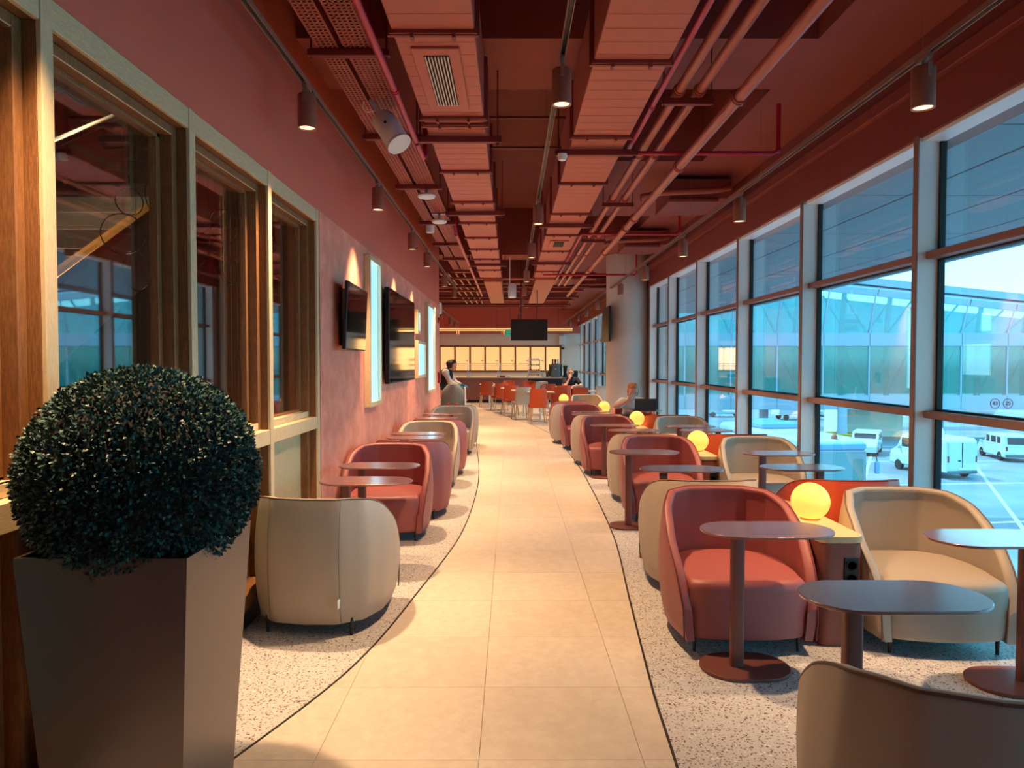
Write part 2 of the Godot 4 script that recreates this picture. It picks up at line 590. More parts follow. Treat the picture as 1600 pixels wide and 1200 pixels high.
func floor_and_walls() -> void:
	var le := smooth_edge(LEFT_EDGE)
	var re := smooth_edge(RIGHT_EDGE)
	var floor_node := structure("floor")
	part(floor_node, "screed", mb().span(P(-6.0, -0.35, -3.0), P(3.05, -0.014, 31.2)), M.joint)
	var left_poly := PackedVector2Array([Vector2(-6.0, 0.6)])
	left_poly.append_array(le)
	left_poly.append(Vector2(-1.5, 31.0))
	left_poly.append(Vector2(-6.0, 31.0))
	part(floor_node, "terrazzo_field", mb().prism(to_plan(left_poly), -0.014, 0.0), M.terrazzo)
	var right_poly := PackedVector2Array([Vector2(3.0, 0.6)])
	right_poly.append_array(re)
	right_poly.append(Vector2(-1.5, 31.0))
	right_poly.append(Vector2(3.0, 31.0))
	part(floor_node, "terrazzo_field", mb().prism(to_plan(right_poly), -0.014, 0.0), M.terrazzo)
	part(floor_node, "terrazzo_field", mb().span(P(-6.0, -0.014, -3.0), P(3.0, 0.0, 0.599)), M.terrazzo)
	# pale path of square tiles, cut along the two curves
	var path := PackedVector2Array()
	path.append_array(le)
	var back := re.duplicate()
	back.reverse()
	path.append_array(back)
	var inner: Array = Geometry2D.offset_polygon(path, -0.006)
	var outline: PackedVector2Array = inner[0]
	for k in inner:
		if k.size() > outline.size():
			outline = k
	for row in 44:
		for col in 6:
			var x0 := -1.98 + 0.62 * col
			var z0 := 0.24 + 0.6 * row
			var cell := PackedVector2Array([Vector2(x0 + 0.001, z0 + 0.001), Vector2(x0 + 0.619, z0 + 0.001), Vector2(x0 + 0.619, z0 + 0.599), Vector2(x0 + 0.001, z0 + 0.599)])
			for piece in Geometry2D.intersect_polygons(cell, outline):
				if piece.size() >= 3:
					part(floor_node, "tile", mb().prism(to_plan(piece), -0.014, 0.0), M.tile if (row * 3 + col * 5) % 7 < 4 else M.tile_b)
	for e in [le, re]:
		var strip := PackedVector2Array()
		for k in e.size():
			strip.append(e[k] + Vector2(-0.005, 0))
		for k in e.size():
			strip.append(e[e.size() - 1 - k] + Vector2(0.005, 0))
		structure("trim_1" if e == le else "trim_2", mb().prism(to_plan(strip), -0.014, 0.002), M.trim)

	# left wall: plaster with the pictures, smooth red wall above, returns
	var wl := structure("wall_left")
	part(wl, "plaster", mb().span(P(-1.72, 0, 5.505), P(-1.474, 2.67, 14.7)), M.plaster)
	part(wl, "upper_wall", mb().span(P(-1.72, 2.67, -3.0), P(-1.482, 4.75, 14.7)), M.red_wall)
	part(wl, "near_wall", mb().span(P(-1.72, 0, -3.0), P(-1.474, 2.67, 1.2)), M.red_wall)
	structure("wall_return", mb().span(P(-6.0, 0, 14.3), P(-1.72, 4.75, 14.7)), M.red_wall)
	structure("wall_far_left", mb().span(P(-4.3, 0, 14.7), P(-4.1, 4.75, 31.0)), M.red_wall)
	structure("baseboard_left", mb().span(P(-1.474, 0, 5.505), P(-1.462, 0.07, 14.7)), M.red_wall)
	# dark hall with the escalator behind the partition
	var hall := structure("wall_hall")
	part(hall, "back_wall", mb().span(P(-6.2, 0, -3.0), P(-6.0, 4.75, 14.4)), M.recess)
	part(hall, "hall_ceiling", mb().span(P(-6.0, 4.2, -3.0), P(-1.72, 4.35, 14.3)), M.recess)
	# wall behind the camera and the far wall over the bar
	structure("wall_back", mb().span(P(-6.2, -0.35, -1.05), P(3.2, 4.75, -0.9)), M.red_wall)
	var wf := structure("wall_far")
	part(wf, "red_band", mb().span(P(-6.0, 2.74, 30.0), P(3.2, 4.75, 30.4)), M.red_wall)
	part(wf, "tiled_wall", mb().span(P(-6.0, -0.3, 30.03), P(3.2, 2.74, 30.4)), M.tilewall)
	# narrow upright tiles: ribs 7 cm apart, two courses, joined
	var ribs := mb()
	for i in 100:
		var x := -4.08 + i * 0.07
		if x > 1.82:
			ribs.span(P(x, 0.96, 30.016), P(x + 0.064, 1.745, 30.03))
		ribs.span(P(x, 2.33, 30.016), P(x + 0.064, 2.73, 30.03))
		if x > 1.82:
			ribs.span(P(x, 1.75, 30.016), P(x + 0.064, 2.325, 30.03))
	var rb := part(wf, "wall_tiles", ribs, M.tilewall)
	rb.set_meta("kind", "stuff")
	# cylindrical column by the window
	var col := structure("trim_column", mb().lathe([Vector2(0.43, 0.0), Vector2(0.43, 3.9)], 40, P(2.44, 0, 14.95)), M.column)
	col.set_meta("label", "plain round column beside the windows")

func window_wall() -> void:
	var gx := 3.0
	# bulkhead above the windows and sill below
	var bh := structure("wall_right")
	part(bh, "bulkhead", mb().span(P(2.83, 3.06, -3.0), P(3.2, 4.75, 31.0)), M.red_paint)
	part(bh, "bulkhead_step", mb().cbox(P(2.80, 3.42, 14.0), Vector3(0.06, 0.1, 34.0), 0.01), M.red_paint)
	part(bh, "sill", mb().span(P(2.86, -0.35, -3.0), P(3.2, 0.05, 31.0)), M.frame_in)
	part(bh, "pier", mb().span(P(2.86, 0, 14.5), P(3.2, 3.1, 15.3)), M.column)
	var zs := [-0.86, 1.09, 3.04, 4.99, 6.94, 8.89, 10.84, 12.79, 14.5]
	var zf := [15.3, 17.25, 19.2, 21.15, 23.1, 25.05, 27.0, 28.95, 30.4]
	var k := 1
	for list in [zs, zf]:
		for i in list.size() - 1:
			var w := structure("window_%d" % k)
			k += 1
			var z0: float = list[i]
			var z1: float = list[i + 1]
			if i == 0:
				post(w, z0)
			post(w, z1)
			# three stacked panes in a dark gasket
			for b in [[0.06, 1.115], [1.165, 2.222], [2.272, 3.06]]:
				var a0 := z0 + 0.03
				var a1 := z1 - 0.03
				part(w, "pane", mb().span(P(gx - 0.006, b[0], a0), P(gx + 0.006, b[1], a1)), M.glass)
				var g := mb()
				g.span(P(gx - 0.028, b[0], a0), P(gx + 0.012, b[1], a0 + 0.022))
				g.span(P(gx - 0.028, b[0], a1 - 0.022), P(gx + 0.012, b[1], a1))
				g.span(P(gx - 0.028, b[0], a0 + 0.022), P(gx + 0.012, b[0] + 0.012, a1 - 0.022))
				g.span(P(gx - 0.028, b[1] - 0.012, a0 + 0.022), P(gx + 0.012, b[1], a1 - 0.022))
				part(w, "gasket", g, M.gasket)
			for y in [1.14, 2.247]:
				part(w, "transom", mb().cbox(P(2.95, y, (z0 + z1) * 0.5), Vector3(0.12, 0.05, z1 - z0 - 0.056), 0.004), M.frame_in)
			part(w, "head", mb().cbox(P(2.93, 3.045, (z0 + z1) * 0.5), Vector3(0.15, 0.03, z1 - z0 - 0.056), 0.003), M.frame)

func post(w: Node, z: float) -> void:
	part(w, "mullion", mb().cbox(P(2.92, 1.55, z), Vector3(0.172, 3.05, 0.05), 0.004), M.frame)
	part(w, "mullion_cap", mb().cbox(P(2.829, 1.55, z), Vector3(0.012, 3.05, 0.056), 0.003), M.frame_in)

func ceiling_slab() -> void:
	var c := structure("ceiling")
	part(c, "roof_slab", mb().span(P(-6.2, 4.7, -3.2), P(3.6, 4.95, 31.4)), M.slab)
	# beams and soffits hanging to 3.74 m, with deep coffers between them
	var z_beam := [[-3.0, 0.9], [4.97, 5.88], [14.8, 15.5], [20.0, 20.6], [25.0, 25.6]]
	for b in z_beam:
		part(c, "beam", mb().span(P(-4.1 if b[0] > 14.6 else -1.48, 3.74, b[0]), P(2.13, 4.7, b[1])), M.slab)
	part(c, "soffit", mb().span(P(2.13, 3.74, -3.0), P(2.83, 4.7, 30.0)), M.slab)
	for b in [[0.9, 2.6], [7.95, 10.9], [12.6, 14.8], [15.5, 17.6], [18.8, 20.0]]:
		part(c, "soffit", mb().span(P(0.95, 3.74, b[0]), P(2.13, 4.7, b[1])), M.slab)

# ---------------------------------------------------------------- oak partition with dark glass
func partition() -> void:
	var o := thing("oak_partition", "pale oak framed partition with tall dark glass panes along the left side", "partition", P(-1.474, 0, 2.3))
	var zz := [1.25, 2.29, 3.32, 4.38, 5.45]
	var base := P(-1.474, 0, 2.3)
	var L := func(x: float, y: float, z: float) -> Vector3: return P(x, y, z) - base
	for z in zz:
		part(o, "post", mb().cbox(L.call(-1.544, 1.335, z), Vector3(0.104, 2.67, 0.060), 0.002), M.wood_in)
		part(o, "post_facing", mb().cbox(L.call(-1.482, 1.335, z), Vector3(0.018, 2.67, 0.062), 0.003), M.wood_v)
	for i in 4:
		var a: float = zz[i] + 0.031
		var b: float = zz[i + 1] - 0.031
		var m := (a + b) * 0.5
		part(o, "top_rail", mb().cbox(L.call(-1.542, 2.622, m), Vector3(0.092, 0.092, b - a), 0.003), M.wood_in)
		part(o, "top_rail_facing", mb().cbox(L.call(-1.486, 2.622, m), Vector3(0.02, 0.094, b - a), 0.003), M.wood_h)
		part(o, "middle_rail", mb().cbox(L.call(-1.532, 1.045, m), Vector3(0.112, 0.09, b - a), 0.003), M.wood_h)
		part(o, "bottom_rail", mb().cbox(L.call(-1.532, 0.155, m), Vector3(0.112, 0.09, b - a), 0.003), M.wood_in)
		part(o, "skirting", mb().span(L.call(-1.60, 0.0, a), L.call(-1.50, 0.11, b)), M.trim)
		# glazing bead set back in the reveal, then the inner frame and the pane
		for s in [[a, 0.045], [b, -0.045]]:
			part(o, "inner_frame", mb().cbox(L.call(-1.575, 1.833, s[0] + s[1] * 0.5), Vector3(0.085, 1.485, 0.045), 0.004), M.wood_in)
			part(o, "panel_frame", mb().cbox(L.call(-1.565, 0.6, s[0] + s[1] * 0.7), Vector3(0.06, 0.8, 0.063), 0.004), M.wood_in)
			part(o, "glazing_bead", mb().cbox(L.call(-1.605, 1.833, s[0] + s[1] * 1.4), Vector3(0.04, 1.40, 0.036), 0.004), M.wood_in)
		for s in [[2.553, 2.53], [1.112, 1.13]]:
			part(o, "inner_frame", mb().cbox(L.call(-1.575, s[0], m), Vector3(0.085, 0.044, b - a - 0.09), 0.004), M.wood_in if s[0] > 2 else M.wood_h)
			part(o, "glazing_bead", mb().cbox(L.call(-1.605, s[1], m), Vector3(0.04, 0.036, b - a - 0.09), 0.004), M.wood_in)
			part(o, "pale_edge", mb().cbox(L.call(-1.548, s[0] - 0.018 if s[0] > 2 else s[0] + 0.018, m), Vector3(0.03, 0.008, b - a - 0.09), 0.002), M.wood_h)
		part(o, "pane", mb().span(L.call(-1.622, 1.09, a + 0.03), L.call(-1.612, 2.575, b - 0.03)), M.dark_glass)
		part(o, "panel", mb().span(L.call(-1.612, 0.2, a), L.call(-1.59, 1.0, b)), M.wood_panel)
	# loops of black wire hanging in the hall
	var ws := thing("wire_rings", "loops of thin black wire hanging behind the partition glass", "ornament", P(-2.3, 1.9, 3.4))
	for k in 16:
		var c := Vector3(rng.randf_range(-0.15, 0.15), rng.randf_range(0.05, 0.75), rng.randf_range(0.9, -3.2))
		var rr := rng.randf_range(0.07, 0.17)
		var pth := []
		var ax := Basis(Vector3.UP, rng.randf_range(0.6, 1.6))
		for q in 28:
			pth.append(c + ax * Vector3(cos(TAU * q / 28), sin(TAU * q / 28), 0) * rr)
		part(ws, "ring", mb().tube(pth, 0.004, 5, true), M.black)
		part(ws, "wire", mb().tube([c + Vector3(0, rr, 0), Vector3(c.x, 2.3, c.z)], 0.0015, 4), M.black)
	# recessed downlights of the hall
	for k in 3:
		var dl := thing("recessed_downlight", "round warm downlight in the hall behind the partition glass, %s from the camera" % ORD[k], "downlight", P(-3.6, 4.2, 2.5 + 3.2 * k))
		part(dl, "ring", mb().lathe([Vector2(0.075, 0.0), Vector2(0.095, 0.0), Vector2(0.095, -0.012), Vector2(0.075, -0.012)], 20), M.white)
		part(dl, "lamp_lens", mb().lathe([Vector2(0.0, -0.006), Vector2(0.074, -0.006), Vector2(0.0, -0.009)], 20), M.lamp_face)
		var ds := SpotLight3D.new()
		ds.name = "spot_light"
		ds.rotation.x = -PI * 0.5
		ds.position.y = -0.03
		ds.light_color = Color(1.0, 0.84, 0.62)
		ds.light_energy = 8.0
		ds.spot_angle = 60.0
		ds.spot_range = 20.0
		ds.spot_attenuation = 2.0
		ds.light_size = 0.07
		ds.shadow_enabled = true
		dl.add_child(ds)
	# escalator in the dark hall behind it, climbing away from the camera
	var e := thing("escalator", "escalator with steel sides rising diagonally behind the dark partition glass", "escalator", P(-3.2, 0, 3.0))
	var dir := Vector3(0, 0.5, -0.866).normalized()
	var bs := Basis(Vector3.RIGHT, dir.cross(Vector3.RIGHT).normalized() * -1.0, -dir)
	bs = Basis(Vector3.RIGHT, Vector3.RIGHT.cross(dir).normalized(), -dir)
	for x in [0.0, -1.15]:
		var mid := Vector3(x, 2.35, -3.0)
		part(e, "side_truss", mb().cbox(mid, Vector3(0.07, 0.5, 8.0), 0.01, bs), M.alu)
		part(e, "glass_balustrade", mb().box(mid + bs.y * 0.66, Vector3(0.012, 0.8, 7.8), bs), M.glass)
		part(e, "handrail", mb().cbox(mid + bs.y * 1.08, Vector3(0.08, 0.05, 7.8), 0.02, bs), M.black)
		part(e, "trim_strip", mb().cbox(mid + bs.y * 0.27, Vector3(0.12, 0.07, 7.9), 0.008, bs), M.brass)
	for k in 18:
		var p := Vector3(-0.575, 0.2, 0.7) + dir * (0.44 * k)
		part(e, "step", mb().cbox(p + Vector3(0, 0.1, 0), Vector3(1.0, 0.22, 0.4), 0.01), M.plastic_grey)

# ---------------------------------------------------------------- outside: apron, canopy, glazed bridge, vehicles
const GY := -5.2

func outside() -> void:
	var ap := structure("ground")
	part(ap, "apron", mb().span(P(-60, GY - 0.5, -40), P(160, GY, 260)), M.concrete)
	for k in 5:
		part(ap, "painted_line", mb().box(P(24.0, GY + 0.005, 30.0 + k * 9.0) , Vector3(52, 0.01, 0.22), Basis(Vector3.UP, 0.12 - k * 0.05)), M.paint_line)
	for k in 4:
		part(ap, "painted_line", mb().box(P(20.0 + k * 7.0, GY + 0.006, 40.0), Vector3(0.18, 0.01, 34), Basis(Vector3.UP, -0.5)), M.paint_line)
	part(ap, "dark_lane", mb().span(P(10, GY, 26.5), P(60, GY + 0.004, 30.5)), M.concrete_dark)
	part(ap, "dark_lane", mb().span(P(10, GY, 70), P(60, GY + 0.004, 74)), M.concrete_dark)
	# building below the lounge
	part(ap, "facade", mb().span(P(3.0, GY, -10), P(3.2, -0.35, 34)), M.concrete_dark)
	# canopy soffit of metal panels with louvres next to the glass
	var cn := structure("trim_canopy")
	part(cn, "roof", mb().span(P(3.2, 3.56, -4), P(7.9, 3.9, 29)), M.soffit_joint)
	for i in 4:
		for j in 13:
			part(cn, "panel", mb().cbox(P(4.06 + 1.14 * i, 3.49, -2.75 + 2.46 * j), Vector3(1.115, 0.08, 2.435), 0.008), M.soffit)
	for i in 6:
		part(cn, "louvre", mb().box(P(3.22 + 0.045 * i, 3.47, 12.5), Vector3(0.012, 0.1, 33), Basis(Vector3.BACK, 0.3)), M.soffit)
	part(cn, "edge_beam", mb().cbox(P(7.98, 3.62, 12.5), Vector3(0.14, 0.55, 33), 0.02), M.bridge_white)
	bridge()
	# concrete block under the bridge and a lamp post with a yellow guard
	solo("concrete_block", "pale concrete block under the glazed bridge", "concrete block", mb().cbox(Vector3.ZERO, Vector3(5.6, 2.7, 3.6), 0.08), mat("d8d2bd", 0.9), P(32.6, GY + 1.35, 65.6))
	var lp := thing("apron_pole", "white pole with a yellow guard frame at its foot, on the apron", "pole", P(27.4, GY, 58.5))
	part(lp, "pole", mb().lathe([Vector2(0.42, 0), Vector2(0.42, 1.2), Vector2(0.38, 1.3), Vector2(0.38, 3.3)], 16), M.bridge_white)
	var gd := mb()
	for a in 4:
		var q := PI * 0.25 + a * PI * 0.5
		var d := Vector3(cos(q), 0, sin(q))
		gd.tube([d * 0.9 + Vector3(0, 0.0, 0), d * 1.25 + Vector3(0, 0.85, 0)], 0.1, 6)
		var q2 := q + PI * 0.5
		gd.tube([d * 1.25 + Vector3(0, 0.85, 0), Vector3(cos(q2), 0, sin(q2)) * 1.25 + Vector3(0, 0.85, 0)], 0.1, 6)
	part(lp, "guard_frame", gd, M.yellow)
	bus()
	# vans and cars
	car("white_van", "white panel van seen from its rear left, nearest vehicle through the window", "van", P(25.6, GY, 43.0), 7.0, 1, 5.0, 2.0, 2.35)
	car("white_van", "white van with a dark windscreen parked behind the nearest van", "van", P(28.9, GY, 49.0), 150.0, 1, 4.8, 1.9, 2.1)
	car("white_car", "white hatchback seen from its rear right at the right edge of the window", "car", P(34.6, GY, 49.5), -12.0, 0, 4.3, 1.8, 1.8)
	car("white_car", "white car partly hidden by the window post left of the nearest van", "car", P(26.4, GY, 52.5), 148.0, 0, 4.3, 1.8, 1.65)
	car("pickup_truck", "small white pickup far off under the left part of the bridge", "truck", P(26.6, GY, 88.0), 80.0, 2, 4.6, 1.8, 1.7)
	car("service_truck", "white service truck far off in the middle window bay", "truck", P(34.0, GY, 84.0), 95.0, 2, 5.6, 2.1, 2.3)
	var tk := thing("fuel_tanker", "white tanker trailer parked beyond the bridge", "tanker", P(52.0, GY, 80.0), 88.0)
	part(tk, "tank", mb().lathe([Vector2(0.02, -2.6), Vector2(0.7, -2.5), Vector2(0.95, -2.2), Vector2(0.95, 2.2), Vector2(0.7, 2.5), Vector2(0.02, 2.6)], 18, Vector3(0, 1.7, 0), Basis(Vector3.RIGHT, PI * 0.5)), M.car_white)
	part(tk, "chassis", mb().cbox(Vector3(0, 0.7, 0), Vector3(1.2, 0.2, 5.0), 0.03), M.tyre)
	for s in [-1.0, 1.0]:
		for z in [-1.8, 1.6]:
			part(tk, "wheel", wheel(0.4, 0.25), M.tyre, Transform3D(Basis(), Vector3(0.75 * s, 0.4, z)))

func wheel(r: float, w: float) -> Mb:
	var m := mb()
	m.lathe([Vector2(0.02, -w * 0.4), Vector2(r * 0.55, -w * 0.42), Vector2(r * 0.9, -w * 0.5), Vector2(r, -w * 0.36), Vector2(r, w * 0.36), Vector2(r * 0.9, w * 0.5), Vector2(r * 0.55, w * 0.42), Vector2(0.02, w * 0.4)], 20, Vector3.ZERO, Basis(Vector3.BACK, PI * 0.5))
	return m

# the car's rear is at +z, so that at turn 0 its rear faces the camera; shape 0 hatchback, 1 panel van, 2 flatbed
func car(called: String, label: String, cat: String, at: Vector3, turn: float, shape: int, l: float, w: float, h: float) -> void:
	var o := thing(called, label, cat, at, turn)
	var prof: PackedVector2Array   # (along, up): along + is the rear
	if shape == 0:
		prof = PackedVector2Array([Vector2(0.5, 0.16), Vector2(0.5, 0.45), Vector2(0.485, 0.62), Vector2(0.44, 0.96), Vector2(0.38, 1.0), Vector2(-0.05, 1.0), Vector2(-0.12, 0.97), Vector2(-0.25, 0.66), Vector2(-0.45, 0.55), Vector2(-0.5, 0.42), Vector2(-0.5, 0.16)])
	elif shape == 1:
		prof = PackedVector2Array([Vector2(0.5, 0.16), Vector2(0.5, 0.5), Vector2(0.49, 0.93), Vector2(0.45, 1.0), Vector2(-0.2, 1.0), Vector2(-0.27, 0.96), Vector2(-0.37, 0.62), Vector2(-0.48, 0.5), Vector2(-0.5, 0.38), Vector2(-0.5, 0.16)])
	else:
		prof = PackedVector2Array([Vector2(0.5, 0.25), Vector2(0.5, 0.45), Vector2(-0.08, 0.45), Vector2(-0.08, 0.92), Vector2(-0.12, 1.0), Vector2(-0.3, 1.0), Vector2(-0.38, 0.62), Vector2(-0.48, 0.55), Vector2(-0.5, 0.25)])
	var poly := PackedVector2Array()
	for p in prof:
		poly.append(Vector2(p.x * l, p.y * h))
	var b := mb()
	b.t = Transform3D(Basis(Vector3(0, 0, 1), Vector3(1, 0, 0), Vector3(0, 1, 0)), Vector3.ZERO)   # outline x -> length, outline z -> height
	b.prism(poly, -w * 0.5, w * 0.5, 0.07)
	part(o, "body", b, M.car_white)
	for s in [-1.0, 1.0]:
		for z in [-0.33, 0.31]:
			part(o, "wheel", wheel(0.33, 0.22), M.tyre, Transform3D(Basis(), Vector3((w * 0.5 - 0.09) * s, 0.33, z * l)))
		part(o, "tail_light", mb().cbox(Vector3((w * 0.5 - 0.13) * s, h * 0.5, l * 0.5 - 0.01), Vector3(0.12, h * 0.16, 0.05), 0.015), M.dark_red)
		if shape == 0:
			for q in [[0.29, 0.12], [0.1, 0.19], [-0.09, 0.13]]:
				part(o, "side_window", mb().cbox(Vector3((w * 0.5 - 0.004) * s, h * 0.79, q[0] * l), Vector3(0.03, h * 0.24, q[1] * l * 0.9), 0.012), M.car_glass)
		else:
			part(o, "side_window", mb().cbox(Vector3((w * 0.5 - 0.004) * s, h * 0.76, -0.2 * l), Vector3(0.03, h * 0.24, l * 0.13), 0.012), M.car_glass)
			if shape == 1:
				part(o, "stripe", mb().cbox(Vector3((w * 0.5 + 0.004) * s, h * 0.46, 0.12 * l), Vector3(0.012, 0.09, l * 0.5), 0.005), M.orange_seat)
		part(o, "mirror", mb().cbox(Vector3((w * 0.5 + 0.11) * s, h * 0.62, -0.29 * l), Vector3(0.2, 0.17, 0.1), 0.03), M.car_white)
	if shape == 0:
		part(o, "rear_window", mb().cbox(Vector3(0, h * 0.79, l * 0.468), Vector3(w * 0.76, h * 0.26, 0.04), 0.015, Basis(Vector3.RIGHT, -0.24)), M.car_glass)
	elif shape == 1:
		part(o, "rear_door", mb().cbox(Vector3(-w * 0.225, h * 0.58, l * 0.5 - 0.012), Vector3(w * 0.42, h * 0.66, 0.05), 0.02), M.car_white)
		part(o, "door_seam", mb().box(Vector3(0, h * 0.58, l * 0.5), Vector3(0.03, h * 0.64, 0.03)), M.tyre)
		part(o, "door_handle", mb().cbox(Vector3(-0.18, h * 0.46, l * 0.5 + 0.02), Vector3(0.22, 0.07, 0.04), 0.02), M.tyre)
		part(o, "rear_door", mb().cbox(Vector3(w * 0.225, h * 0.58, l * 0.5 - 0.012), Vector3(w * 0.42, h * 0.66, 0.05), 0.02), M.car_white)
	part(o, "windscreen", mb().cbox(Vector3(0, h * 0.8, -(0.2 if shape == 0 else 0.325) * l), Vector3(w * 0.8, h * 0.3, 0.05), 0.015, Basis(Vector3.RIGHT, 0.55 if shape == 0 else 0.36)), M.car_glass)
	part(o, "bumper", mb().cbox(Vector3(0, 0.42, l * 0.5), Vector3(w * 0.94, 0.18, 0.12), 0.04), M.plastic_grey)
	part(o, "number_plate", mb().box(Vector3(0, 0.62, l * 0.5 + 0.045), Vector3(0.5, 0.11, 0.02)), M.white)

func bus() -> void:
	var o := thing("apron_bus", "blue and white apron bus with a large windscreen facing the lounge", "bus", P(15.55, GY, 33.5), 6.0)
	var body := rrect(3.0, 11.0, 0.35, 6, Vector2(0, -5.5))
	part(o, "lower_body", mb().prism(body, 0.3, 2.55, 0.05), M.car_white)
	part(o, "roof", mb().prism(rrect(2.98, 10.9, 0.35, 6, Vector2(0, -5.5)), 2.5, 3.05, 0.2), M.car_white)
	part(o, "windscreen", mb().cbox(Vector3(0, 1.62, 0.0), Vector3(2.76, 1.75, 0.1), 0.04), M.bus_glass)
	part(o, "door_window", mb().cbox(Vector3(0.95, 1.55, 0.05), Vector3(0.5, 1.2, 0.06), 0.02), M.bridge_glass)
	part(o, "front_panel", mb().cbox(Vector3(0, 2.72, -0.08), Vector3(2.8, 0.36, 0.32), 0.1), M.bus_blue)
	part(o, "beacon", mb().lathe([Vector2(0.14, 0), Vector2(0.14, 0.14), Vector2(0.08, 0.24), Vector2(0.01, 0.26)], 12, Vector3(0, 3.04, -0.4)), M.orange_seat)
	part(o, "roof_unit", mb().cbox(Vector3(0, 3.2, -7.4), Vector3(2.2, 0.36, 3.4), 0.12), M.bus_blue)
	for k in 3:
		part(o, "side_window", mb().cbox(Vector3(1.49, 1.75, -2.2 - 3.0 * k), Vector3(0.05, 1.0, 2.6), 0.02), M.car_glass)
	var mi := part(o, "mirror", mb().cbox(Vector3(1.78, 1.75, 0.25), Vector3(0.26, 0.6, 0.16), 0.06), M.bus_blue)
	part(mi, "arm", mb().tube([Vector3(1.4, 2.4, 0.0), Vector3(1.7, 2.42, 0.25), Vector3(1.78, 2.0, 0.25)], 0.03, 6), M.black)
	for s in [-1.0, 1.0]:
		part(o, "wheel", wheel(0.45, 0.3), M.tyre, Transform3D(Basis(), Vector3(1.35 * s, 0.45, -2.0)))

